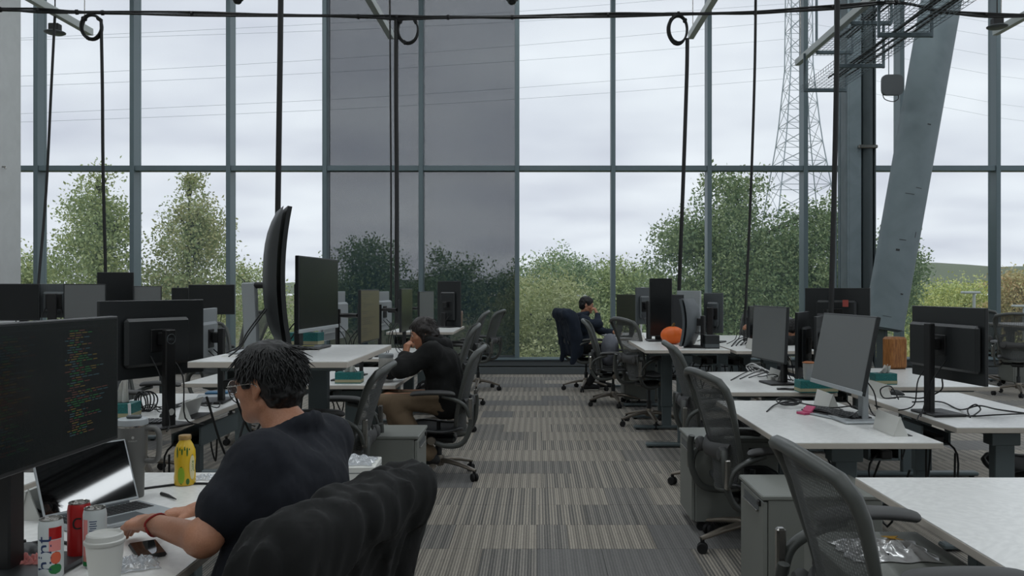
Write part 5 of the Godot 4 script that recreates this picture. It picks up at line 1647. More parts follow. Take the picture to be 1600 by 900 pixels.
	for i in 13:
		var row := []
		var v := lerpf(-PI / 2, PI / 2, i / 12.0)
		for j in 41:
			var a := TAU * j / 40
			var r := 0.118 * cos(v) * (1.0 + 0.05 * absf(sin(a * 5)) - 0.02)
			row.append(Vector3(cos(a) * r, 0.088 + 0.088 * sin(v) * (1.0 - 0.10 * (1 if i == 12 else 0)), sin(a) * r))
		rows.append(row)
	part("flesh", MB.new().grid(rows), colour("pumpkin", Color(0.86, 0.38, 0.05), 0.5), t)
	part("stalk", MB.new().tube([Vector3(0, 0.165, 0), Vector3(0.005, 0.19, 0), Vector3(0.02, 0.205, 0)], [0.018, 0.012, 0.012], 8), colour("stalk", Color(0.40, 0.32, 0.16), 0.8), t)
	crumple(Vector3(1.44, 0.916, -8.24), 0.12, 0.08, 0.09, 22, M("tissue"), "tissue_wad", "white crumpled tissue in front of the pumpkin", "tissue")
	tissue_box(on(1111, 544, 0.916), 0.0, "black square tissue box by the curved monitor's edge", Vector3(0.13, 0.12, 0.13), 0.0, true)
	single("sticky_note", MB.new().box(Vector3(0, 0.001, 0), Vector3(0.10, 0.002, 0.08)), colour("note_orange", Color(0.75, 0.55, 0.25), 0.7), "orange paper slip by the black tissue box", "paper", on(1089, 541, 0.916), 0.2)
	single("sticker", MB.new().box(Vector3.ZERO, Vector3(0.045, 0.055, 0.001)), colour("sticker_red", Color(0.66, 0.30, 0.27), 0.6), "small red and white sticker on the dark monitor's back", "sticker", P(1321, 474, 6.905), face_yaw(Vector2(-0.55, 0.83)))
	for k in 6:
		cable("dark lead tangled on the raised desk before the pale empty chairs", [on(1143 + 7 * k, 541 - k, 0.905), on(1152 + 6 * k, 531 + (k % 3), 0.92 + 0.03 * (k % 2)), on(1164 + 5 * k, 528 + 2 * (k % 2), 0.95), on(1176 + 3 * k, 536, 0.905)], 0.006)
	for k in 3:
		cable("white cord bundle hanging below the tangled cables' desk", [P(1166 + 5 * k, 572, 7.6), P(1176 + 8 * k, 568 + 4 * k, 7.5), P(1188 + 8 * k, 576 + 3 * k, 7.4), P(1174 + 6 * k, 582, 7.5), P(1166 + 4 * k, 574, 7.6)], 0.006, "cable_white")
	# ---- thinking man's desk
	t = thing("closed_laptop", "grey laptop lid standing open at the thinking man's desk", "laptop", Vector3(1.12, 0.80, -11.9), face_yaw(Vector2(-1, 0.1)))
	part("deck", MB.new().box(Vector3(0, 0.008, 0.1), Vector3(0.32, 0.015, 0.22), 0.003), M("plastic_grey"), t)
	part("lid", MB.new().box(Vector3(0, 0.11, -0.02), Vector3(0.32, 0.21, 0.008), 0.002, Basis(Vector3.RIGHT, -0.2)), M("plastic_grey"), t)
	crumple(P(998, 510, 10.1) * Vector3(1, 0, 1) + Vector3(0, 0.80, 0), 0.22, 0.2, 0.13, 27, M("tissue"), "paper_bag", "pale crumpled bag before the upright monitors", "bag")
	t = thing("task_lamp", "white bent task lamp head above the grey upright monitor", "lamp", Vector3(1.30, 0.80, -10.75))
	part("stem", MB.new().tube(curve([Vector3(0, 0, 0), Vector3(0, 0.42, 0), Vector3(-0.03, 0.58, 0), Vector3(0.02, 0.66, 0)], 6), 0.012, 8), M("cable_white"), t)
	part("head", MB.new().tube([Vector3(0.0, 0.655, 0), Vector3(0.10, 0.64, 0)], [0.028, 0.034], 12), M("cable_white"), t)
	part("base", MB.new().lathe([Vector2(0, 0), Vector2(0.07, 0), Vector2(0.07, 0.015), Vector2(0, 0.02)], 18), M("cable_white"), t)
	# ---- bag on the pedestal under the empty desk
	t = crumple(Vector3(1.19, 0.562, -2.94), 0.30, 0.24, 0.035, 41, colour("foil", Color(0.78, 0.78, 0.78), 0.2, 0.35), "plastic_bag", "shiny clear bag with a yellow mark on the pedestal under the empty desk", "bag")
	part("print", MB.new().prism(PackedVector2Array([Vector2(-0.03, 0.02), Vector2(0.03, 0.02), Vector2(0.01, 0.0), Vector2(0.03, -0.025), Vector2(-0.005, -0.005)]), 0.002, Transform3D(Basis(Vector3.RIGHT, -PI / 2), Vector3(0.04, 0.040, -0.03))), colour("print_gold", Color(0.62, 0.46, 0.10), 0.5), t)
	part("contents", MB.new().box(Vector3(0.02, 0.010, 0.03), Vector3(0.20, 0.012, 0.08), 0.004), M("plastic_dark"), t)
# ---------------------------------------------------------------- people: smooth unions of tapered capsules, meshed as surface nets
class SDF:
	var a := PackedVector3Array()
	var b := PackedVector3Array()
	var ra := PackedFloat32Array()
	var rb := PackedFloat32Array()
	var il := PackedFloat32Array()
	var el := []            # ellipsoids: [centre, inverse basis, radii]
	var cuts := []          # planes [point, normal]: what lies on the normal's side is cut away
	var carve := []         # spheres taken away: [centre, radius]
	var k := 0.03
	var amp := 0.0
	var noise := FastNoiseLite.new()
	var stretch := Vector3.ONE

	func cap(p: Vector3, q: Vector3, r0: float, r1: float) -> SDF:
		a.append(p); b.append(q); ra.append(r0); rb.append(r1)
		il.append(1.0 / maxf((q - p).length_squared(), 1e-9))
		return self

	func ball(c: Vector3, basis: Basis, r: Vector3) -> SDF:
		el.append([c, basis.inverse(), r])
		return self

	func at(p: Vector3) -> float:
		var d := 1e3
		var kk := k
		for i in a.size():
			var o := a[i]
			var pa := p - o
			var ba := b[i] - o
			var t := clampf(pa.dot(ba) * il[i], 0.0, 1.0)
			var e := (pa - ba * t).length() - lerpf(ra[i], rb[i], t)
			var h := kk - absf(d - e)
			d = minf(d, e)
			if h > 0.0:
				d -= h * h * 0.25 / kk
		for q: Array in el:
			var l: Vector3 = q[1] * (p - q[0])
			var r: Vector3 = q[2]
			var k0 := (l / r).length()
			var k1 := (l / (r * r)).length()
			var e: float = k0 * (k0 - 1.0) / maxf(k1, 1e-6)
			var h := kk - absf(d - e)
			d = minf(d, e)
			if h > 0.0:
				d -= h * h * 0.25 / kk
		if amp > 0.0:
			d += amp * noise.get_noise_3dv(p * stretch)
		for q: Array in carve:
			d = maxf(d, q[1] - (p - q[0]).length())
		for q: Array in cuts:
			if q.size() < 3 or (p - q[0]).length() < q[2]:
				d = maxf(d, (p - q[0]).dot(q[1]))
		return d

	func mesh_into(out: MB, cell: float, lo := Vector3.ONE * 1e6, hi := Vector3.ONE * -1e6) -> void:
		if lo.x > hi.x:
			for i in a.size():
				var m := maxf(ra[i], rb[i])
				lo = lo.min(a[i] - Vector3.ONE * m).min(b[i] - Vector3.ONE * m)
				hi = hi.max(a[i] + Vector3.ONE * m).max(b[i] + Vector3.ONE * m)
			for q: Array in el:
				var m: float = maxf(q[2].x, maxf(q[2].y, q[2].z))
				lo = lo.min(q[0] - Vector3.ONE * m)
				hi = hi.max(q[0] + Vector3.ONE * m)
		var pad := Vector3.ONE * (k * 0.5 + amp + cell * 2)
		lo -= pad
		hi += pad
		const N := 4
		var bx := int(ceil((hi.x - lo.x) / (cell * N)))
		var by := int(ceil((hi.y - lo.y) / (cell * N)))
		var bz := int(ceil((hi.z - lo.z) / (cell * N)))
		var nx := bx * N + 1
		var ny := by * N + 1
		var nz := bz * N + 1
		var val := PackedFloat32Array()
		val.resize(nx * ny * nz)
		val.fill(1e3)
		var known := PackedByteArray()
		known.resize(nx * ny * nz)
		var live := []
		var reach := cell * N * 0.87 * 1.35 + k * 0.3 + amp
		for z in bz:
			for y in by:
				for x in bx:
					var c := lo + Vector3(x + 0.5, y + 0.5, z + 0.5) * cell * N
					if absf(at(c)) < reach:
						live.append(Vector3i(x * N, y * N, z * N))
		var sy := nx
		var sz := nx * ny
		for o: Vector3i in live:
			for z in N + 1:
				for y in N + 1:
					for x in N + 1:
						var id := (o.x + x) + (o.y + y) * sy + (o.z + z) * sz
						if known[id] == 0:
							known[id] = 1
							val[id] = at(lo + Vector3(o.x + x, o.y + y, o.z + z) * cell)
		var vid := {}
		var pv := PackedVector3Array()
		var pn := PackedVector3Array()
		var offs := [0, 1, sy, 1 + sy, sz, 1 + sz, sy + sz, 1 + sy + sz]
		var edges := [[0, 1], [2, 3], [4, 5], [6, 7], [0, 2], [1, 3], [4, 6], [5, 7], [0, 4], [1, 5], [2, 6], [3, 7]]
		for o: Vector3i in live:
			for z in N:
				for y in N:
					for x in N:
						var id := (o.x + x) + (o.y + y) * sy + (o.z + z) * sz
						var neg := 0
						var c := PackedFloat32Array()
						for q: int in offs:
							var w := val[id + q]
							c.append(w)
							if w < 0.0:
								neg += 1
						if neg == 0 or neg == 8:
							continue
						var s := Vector3.ZERO
						var cnt := 0
						for e: Array in edges:
							var u := c[e[0]]
							var w := c[e[1]]
							if (u < 0.0) != (w < 0.0):
								var t := u / (u - w)
								var p0 := Vector3(e[0] & 1, (e[0] >> 1) & 1, e[0] >> 2)
								var p1 := Vector3(e[1] & 1, (e[1] >> 1) & 1, e[1] >> 2)
								s += p0.lerp(p1, t)
								cnt += 1
						s /= cnt
						vid[id] = pv.size()
						pv.append(lo + (Vector3(o.x + x, o.y + y, o.z + z) + s) * cell)
						var g := Vector3(c[1] + c[3] + c[5] + c[7] - c[0] - c[2] - c[4] - c[6], c[2] + c[3] + c[6] + c[7] - c[0] - c[1] - c[4] - c[5], c[4] + c[5] + c[6] + c[7] - c[0] - c[1] - c[2] - c[3])
						pn.append(g.normalized())
		# smooth the normals a little by averaging over the faces
		var step := [1, sy, sz]
		for id: int in vid:
			for ax in 3:
				var u := val[id]
				var w := val[id + step[ax]]
				if (u < 0.0) == (w < 0.0):
					continue
				var s1: int = step[(ax + 1) % 3]
				var s2: int = step[(ax + 2) % 3]
				if vid.has(id - s1) and vid.has(id - s2) and vid.has(id - s1 - s2):
					var q0: int = vid[id]
					var q1: int = vid[id - s1]
					var q2: int = vid[id - s1 - s2]
					var q3: int = vid[id - s2]
					out.t3(pv[q0], pv[q1], pv[q2], pn[q0], pn[q1], pn[q2])
					out.t3(pv[q0], pv[q2], pv[q3], pn[q0], pn[q2], pn[q3])

func hand_into(out: MB, wrist: Vector3, d: Vector3, n: Vector3, s: Vector3, curl: Array, scale: float, cell: float, fore: Vector3) -> void:
	# d: towards the fingers, n: out of the back of the hand, s: thumb side
	d = d.normalized()
	n = (n - d * n.dot(d)).normalized()
	s = (s - d * s.dot(d) - n * s.dot(n)).normalized()
	var S := SDF.new()
	S.k = 0.010 * scale
	var off := [0.027, 0.0095, -0.009, -0.026]
	var len_ := [0.072, 0.080, 0.075, 0.058]
	for i in 4:
		var kn: Vector3 = wrist + (d * (0.088 - 0.004 * absf(i - 1.0)) + s * off[i] + n * (0.004 - 0.002 * absf(i - 1.2))) * scale
		S.cap(wrist + (d * 0.012 + s * off[i] * 0.62) * scale, kn, 0.015 * scale, 0.0125 * scale)
		var p := kn
		var ang := 0.0
		for j in 3:
			ang += curl[j] * (1.0 + 0.08 * i)
			var L: float = len_[i] * [0.47, 0.30, 0.23][j] * scale
			var q: Vector3 = p + (d * cos(ang) - n * sin(ang) + s * (off[i] * (0.9 if j == 0 else 0.3))).normalized() * L
			S.cap(p, q, [0.0102, 0.0092, 0.0084][j] * scale, [0.0092, 0.0084, 0.0072][j] * scale)
			p = q
	var tb := wrist + (d * 0.022 + s * 0.026 - n * 0.006) * scale
	var t1 := tb + (d * 0.62 + s * 0.70 - n * 0.25).normalized() * 0.042 * scale
	var t2 := t1 + (d * 0.90 + s * 0.30 - n * 0.25).normalized() * 0.032 * scale
	var t3 := t2 + (d * 0.95 + s * 0.05 - n * 0.30).normalized() * 0.025 * scale
	S.cap(tb, t1, 0.016 * scale, 0.0125 * scale).cap(t1, t2, 0.0115 * scale, 0.0102 * scale).cap(t2, t3, 0.0102 * scale, 0.008 * scale)
	S.cap(wrist + fore * 0.05, wrist, 0.030 * scale, 0.026 * scale)
	S.cap(wrist, wrist + d * 0.02 * scale, 0.026 * scale, 0.022 * scale)
	S.mesh_into(out, cell)

func person(label: String, J: Dictionary, o: Dictionary) -> Node3D:
	var base := Vector3(J.pelvis.x, 0, J.pelvis.z)
	var P_ := {}
	for key: String in J:
		P_[key] = J[key] - base if not key.begins_with("dir_") else J[key]
	J = P_
	var t := thing("person", label, "person", base)
	var cell: float = o.get("cell", 0.014)
	var f: Vector3 = J.dir_head.normalized()
	var up: Vector3 = J.get("dir_up", Vector3.UP)
	up = (up - f * up.dot(f)).normalized()
	var rt := f.cross(up)
	var HB := Basis(rt, up, -f)      # head axes: x right, y up, z backwards
	var bf: Vector3 = J.dir_body.normalized()
	var br := bf.cross(Vector3.UP)
	var chest: Vector3 = J.chest
	var pelvis: Vector3 = J.pelvis
	# --- skin
	var skin := MB.new()
	var torso := func(S: SDF, g: float) -> void:
		S.cap(chest - br * 0.085, chest + br * 0.085, 0.112 + g, 0.112 + g)
		S.cap(chest + bf * -0.01, pelvis.lerp(chest, 0.45), 0.125 + g, 0.128 + g)
		S.cap(pelvis.lerp(chest, 0.45) - br * 0.05, pelvis.lerp(chest, 0.45) + br * 0.05, 0.105 + g, 0.105 + g)
		S.cap(pelvis - br * 0.07, pelvis + br * 0.07, 0.12 + g, 0.12 + g)
		S.cap(pelvis.lerp(chest, 0.4), pelvis, 0.12 + g, 0.12 + g)
		for s: String in ["l", "r"]:
			S.cap(J.neck - Vector3(0, 0.035, 0), J["sh_" + s], 0.052 + g, 0.060 + g)
			S.cap(J["sh_" + s], chest + (J["sh_" + s] - chest) * 0.4, 0.062 + g, 0.09 + g)
	var arms := func(S: SDF, g: float, part_: float) -> void:
		for s: String in ["l", "r"]:
			var sh: Vector3 = J["sh_" + s]
			var e: Vector3 = J["el_" + s]
			var w: Vector3 = J["wr_" + s]
			var u := minf(part_, 1.0)
			S.cap(sh, sh.lerp(e, u), 0.053 + g, lerpf(0.053, 0.041, u) + g)
			if part_ > 1.0:
				S.cap(e, e.lerp(w, part_ - 1.0), 0.042 + g, lerpf(0.042, 0.028, part_ - 1.0) + g)
	var legs := func(S: SDF, g: float) -> void:
		for s: String in ["l", "r"]:
			S.cap(J["hip_" + s], J["kn_" + s], 0.085 + g, 0.058 + g)
			S.cap(J["kn_" + s], J["an_" + s], 0.056 + g, 0.040 + g)
	var S := SDF.new()
	S.k = 0.04
	torso.call(S, -0.006)
	arms.call(S, 0.0, 2.0)
	legs.call(S, -0.006)
	S.cap(J.neck, J.head - up * 0.075 - f * 0.015, 0.060, 0.056)
	S.mesh_into(skin, cell)
	# head
	S = SDF.new()
	S.k = 0.022
	var H: Vector3 = J.head
	S.ball(H + up * 0.028 - f * 0.012, HB, Vector3(0.073, 0.088, 0.092))
	S.ball(H - up * 0.035 + f * 0.028, HB, Vector3(0.058, 0.070, 0.060))
	S.cap(H - up * 0.088 + f * 0.066, H - up * 0.085 + f * 0.060, 0.024, 0.024)
	for s: float in [-1.0, 1.0]:
		S.cap(H - up * 0.086 + f * 0.055 + rt * s * 0.018, H - up * 0.052 - f * 0.005 + rt * s * 0.052, 0.020, 0.016)
		S.cap(H + up * 0.018 + f * 0.074 + rt * s * 0.012, H + up * 0.016 + f * 0.062 + rt * s * 0.044, 0.012, 0.012)
		S.cap(H - up * 0.018 + f * 0.062 + rt * s * 0.034, H - up * 0.022 + f * 0.045 + rt * s * 0.048, 0.016, 0.014)
	S.cap(J.neck + f * 0.012, H - up * 0.07 - f * 0.012, 0.060, 0.055)
	S.mesh_into(skin, minf(cell, o.get("head_cell", 0.006)))
	S = SDF.new()      # nose, lips and ears keep their own sharper blend
	S.k = 0.008
	S.cap(H + up * 0.008 + f * 0.084, H - up * 0.026 + f * 0.103, 0.008, 0.0105)
	S.cap(H - up * 0.028 + f * 0.090, H - up * 0.028 + f * 0.098, 0.013, 0.010)
	S.cap(H - up * 0.052 + f * 0.083 - rt * 0.016, H - up * 0.052 + f * 0.083 + rt * 0.016, 0.0065, 0.0065)
	S.cap(H - up * 0.063 + f * 0.082 - rt * 0.014, H - up * 0.063 + f * 0.082 + rt * 0.014, 0.0075, 0.0075)
	for s: float in [-1.0, 1.0]:
		var E := H - f * 0.006 + rt * s * 0.076
		S.cap(E + up * 0.024 - f * 0.010, E + up * 0.030 + f * 0.004, 0.0065, 0.006)
		S.cap(E + up * 0.024 - f * 0.012, E - up * 0.006 - f * 0.014, 0.0065, 0.006)
		S.cap(E - up * 0.006 - f * 0.014, E - up * 0.030 + f * 0.002, 0.0065, 0.007)
		S.cap(E + up * 0.010 - rt * s * 0.004, E - up * 0.014 - rt * s * 0.004, 0.012, 0.010)
	S.mesh_into(skin, minf(cell, o.get("head_cell", 0.006)) * 0.75)
	for s: String in ["l", "r"]:
		var fw: Vector3 = (J["el_" + s] - J["wr_" + s]).normalized()
		hand_into(skin, J["wr_" + s], J["dir_hand_" + s], J["dir_back_" + s], J["dir_thumb_" + s], o.get("curl_" + s, [0.35, 0.5, 0.3]), 1.0, o.get("hand_cell", 0.0045), fw)
	part("body", skin, o.skin, t)
	# --- eyes and brows
	for s: float in [-1.0, 1.0]:
		var e := H + up * 0.004 + f * 0.074 + rt * s * 0.031
		part("eye", MB.new().lathe([Vector2(0, -0.011), Vector2(0.008, -0.008), Vector2(0.011, 0), Vector2(0.008, 0.008), Vector2(0, 0.011)], 12, Transform3D(Basis(rt, f, up), e)), M("eye_white"), t)
		part("iris", MB.new().lathe([Vector2(0, 0.0115), Vector2(0.005, 0.0105), Vector2(0.005, 0.009)], 10, Transform3D(Basis(rt, f, up), e)), M("black"), t)
		part("eyebrow", MB.new().tube([e + up * 0.020 - rt * s * 0.014 + f * 0.010, e + up * 0.024 + f * 0.008, e + up * 0.019 + rt * s * 0.018 - f * 0.002], [0.003, 0.004, 0.002], 6), o.hair_mat, t)
	# --- top garment
	S = SDF.new()
	S.k = 0.05
	S.amp = o.get("fold", 0.010)
	S.noise.seed = o.get("seed", 1)
	S.noise.frequency = 9.0
	S.stretch = Vector3(1.0, 0.55, 1.0)
	torso.call(S, 0.014)
	arms.call(S, o.get("sleeve_loose", 0.012), o.sleeve)
	var nx: Vector3 = (J.head - J.neck).normalized()
	var nz := nx.cross(br).normalized()
	for q in 16:      # the neckline's rib
		var c0: Vector3 = J.neck + br * cos(TAU * q / 16) * 0.066 + nz * sin(TAU * q / 16) * 0.066
		var c1: Vector3 = J.neck + br * cos(TAU * (q + 1) / 16) * 0.066 + nz * sin(TAU * (q + 1) / 16) * 0.066
		S.cap(c0, c1, 0.011, 0.011)
	S.cuts.append([J.neck + Vector3(0, 0.012, 0), (J.head - J.neck).normalized(), 0.14])
	if o.sleeve < 1.0:
		for s: String in ["l", "r"]:
			var sh: Vector3 = J["sh_" + s]
			var e: Vector3 = J["el_" + s]
			# round sleeve end: the cap's own end stays, widened
			S.cap(sh.lerp(e, o.sleeve - 0.25), sh.lerp(e, o.sleeve - 0.02), 0.062, 0.070)
	var top := MB.new()
	S.mesh_into(top, cell * 0.9)
	part(o.top_name, top, o.top_mat, t)
	if o.get("hood", false):
		S = SDF.new()
		S.k = 0.03
		S.amp = 0.008
		S.noise.frequency = 14.0
		for q in 9:
			var a0 := lerpf(-2.2, 2.2, q / 8.0)
			var a1 := lerpf(-2.2, 2.2, minf(q + 1, 8) / 8.0)
			var p0: Vector3 = J.neck - bf * 0.075 * cos(a0) + br * 0.085 * sin(a0) + Vector3(0, 0.012 - 0.03 * cos(a0), 0)
			var p1: Vector3 = J.neck - bf * 0.075 * cos(a1) + br * 0.085 * sin(a1) + Vector3(0, 0.012 - 0.03 * cos(a1), 0)
			var r: float = 0.030 + 0.022 * maxf(0.0, cos(a0 * 0.8))
			S.cap(p0, p1, r, r)
		S.cap(J.neck - bf * 0.10 - Vector3(0, 0.03, 0), J.neck - bf * 0.12 - Vector3(0, 0.12, 0), 0.05, 0.03)
		var hd := MB.new()
		S.mesh_into(hd, cell)
		part("hood", hd, o.top_mat, t)
	# --- trousers and shoes
	S = SDF.new()
	S.k = 0.05
	S.amp = 0.007
	S.noise.frequency = 11.0
	S.cap(pelvis - br * 0.07, pelvis + br * 0.07, 0.124, 0.124)
	legs.call(S, 0.012)
	for s: String in ["l", "r"]:
		var kn: Vector3 = J["kn_" + s]
		var an: Vector3 = J["an_" + s]
		S.cap(kn, kn.lerp(an, o.get("leg_cover", 0.96)), 0.068, 0.060)
	S.cuts.append([pelvis + Vector3(0, 0.07, 0), Vector3.UP])
	var tr := MB.new()
	S.mesh_into(tr, cell * 1.1)
	part("trousers", tr, o.leg_mat, t)
	for s: String in ["l", "r"]:
		S = SDF.new()
		S.k = 0.02
		var an: Vector3 = J["an_" + s]
		var fd: Vector3 = J.get("dir_foot", bf)
		var y0 := an.y - 0.045
		S.cap(Vector3(an.x, y0, an.z) - fd * 0.045, Vector3(an.x, y0, an.z) + fd * 0.13, 0.040, 0.036)
		S.cap(Vector3(an.x, y0 + 0.03, an.z) - fd * 0.02, Vector3(an.x, y0 + 0.01, an.z) + fd * 0.08, 0.042, 0.034)
		S.cuts.append([Vector3(an.x, y0 - 0.03, an.z), Vector3.DOWN])
		var sh := MB.new()
		S.mesh_into(sh, 0.012)
		var so := part("shoe", sh, M("shoe_black"), t)
		part("sole", MB.new().tube([Vector3(an.x, y0 - 0.034, an.z) - fd * 0.06, Vector3(an.x, y0 - 0.034, an.z) + fd * 0.02, Vector3(an.x, y0 - 0.034, an.z) + fd * 0.14], [0.034, 0.042, 0.036], 10, 0.3), M("sole_white"), so)
	# --- hair: a scalp cap cut back from the face, with locks
	S = SDF.new()
	S.k = 0.02
	S.amp = 0.009
	S.noise.seed = 5
	S.noise.frequency = 22.0
	S.ball(H + up * 0.040 - f * 0.014, HB, Vector3(0.086, 0.092, 0.104))
	S.ball(H - up * 0.005 - f * 0.050, HB, Vector3(0.078, 0.085, 0.062))
	var long_: bool = o.get("long_hair", false)
	if long_:
		for s: float in [-1.0, 1.0]:
			S.cap(H + up * 0.03 + rt * s * 0.068 - f * 0.005, H - up * 0.085 + rt * s * 0.062 + f * 0.008, 0.026, 0.020)
		S.cap(H - up * 0.02 - f * 0.07, H - up * 0.12 - f * 0.065, 0.055, 0.040)
		S.cap(H - up * 0.02 - f * 0.05 + rt * 0.04, H - up * 0.11 - f * 0.04 + rt * 0.045, 0.04, 0.03)
		S.cap(H - up * 0.02 - f * 0.05 - rt * 0.04, H - up * 0.11 - f * 0.04 - rt * 0.045, 0.04, 0.03)
	# face opening
	S.carve.append([H - up * 0.040 + f * 0.110, 0.098])
	S.carve.append([H + up * 0.012 + f * 0.118, 0.068])
	if not long_:
		for s: float in [-1.0, 1.0]:
			S.carve.append([H - up * 0.012 + rt * s * 0.098 + f * 0.004, 0.036])
			S.carve.append([H - up * 0.055 + rt * s * 0.085 + f * 0.03, 0.055])
		S.cuts.append([H - up * 0.075, -up])
	var hm := MB.new()
	S.mesh_into(hm, minf(cell * 0.8, o.get("head_cell", 0.006)))
	var r := RandomNumberGenerator.new()
	r.seed = 17
	for q in int(o.get("locks", 0)):
		var d := Vector3(r.randfn(), r.randfn() * 0.9 + 0.5, r.randfn() + 0.35).normalized()     # head axes, z backwards
		if d.y < -0.35 or (d.z < -0.55 and d.y < 0.5) or (absf(d.x) > 0.75 and d.y < 0.1 and d.z < 0.3):
			continue
		var p := H + up * 0.036 - f * 0.014 + HB * (d * Vector3(0.082, 0.088, 0.100))
		var nn := (HB * d)
		var flow := (HB * Vector3(d.x * 0.7 + 0.15, -0.9, d.z * 0.6)).normalized()
		flow = (flow - nn * flow.dot(nn) * 0.8).normalized()
		var L := r.randf_range(0.022, 0.042)
		var w := (HB * Vector3(r.randfn(), r.randfn() * 0.5, r.randfn())) * 0.16
		hm.tube([p - nn * 0.004, p + nn * 0.006 + (flow + w) * L * 0.5, p + nn * 0.001 + (flow + w * 1.6) * L], [0.0034, 0.0028, 0.0005], 4)
	part("hair", hm, o.hair_mat, t)
	if o.get("glasses", false):
		var gm := MB.new()
		var gl := MB.new()
		for s: float in [-1.0, 1.0]:
			var c := H + up * 0.000 + f * 0.098 + rt * s * 0.034
			var ring := []
			for q in 21:
				var a := TAU * q / 20
				ring.append(c + rt * cos(a) * 0.027 + up * sin(a) * 0.021 - f * 0.004 * absf(cos(a)) * (1 if s * cos(a) > 0 else 0))
			gm.tube(ring, 0.0016, 6)
			gm.tube(curve([c + rt * s * 0.027 + up * 0.006, H + rt * s * 0.080 + f * 0.07 + up * 0.008, H + rt * s * 0.083 - f * 0.004 + up * 0.012, H + rt * s * 0.080 - f * 0.022 - up * 0.012], 5), 0.0018, 6)
			for q in 20:
				gl.t3(c, ring[q], ring[q + 1], f, f, f)
		gm.tube(curve([H + up * 0.004 + f * 0.098 - rt * 0.008, H + up * 0.008 + f * 0.103, H + up * 0.004 + f * 0.098 + rt * 0.008], 4), 0.0016, 6)
		var go := part("glasses", gm, M("chrome"), t)
		part("lens", gl, M("lens"), go)
	return t

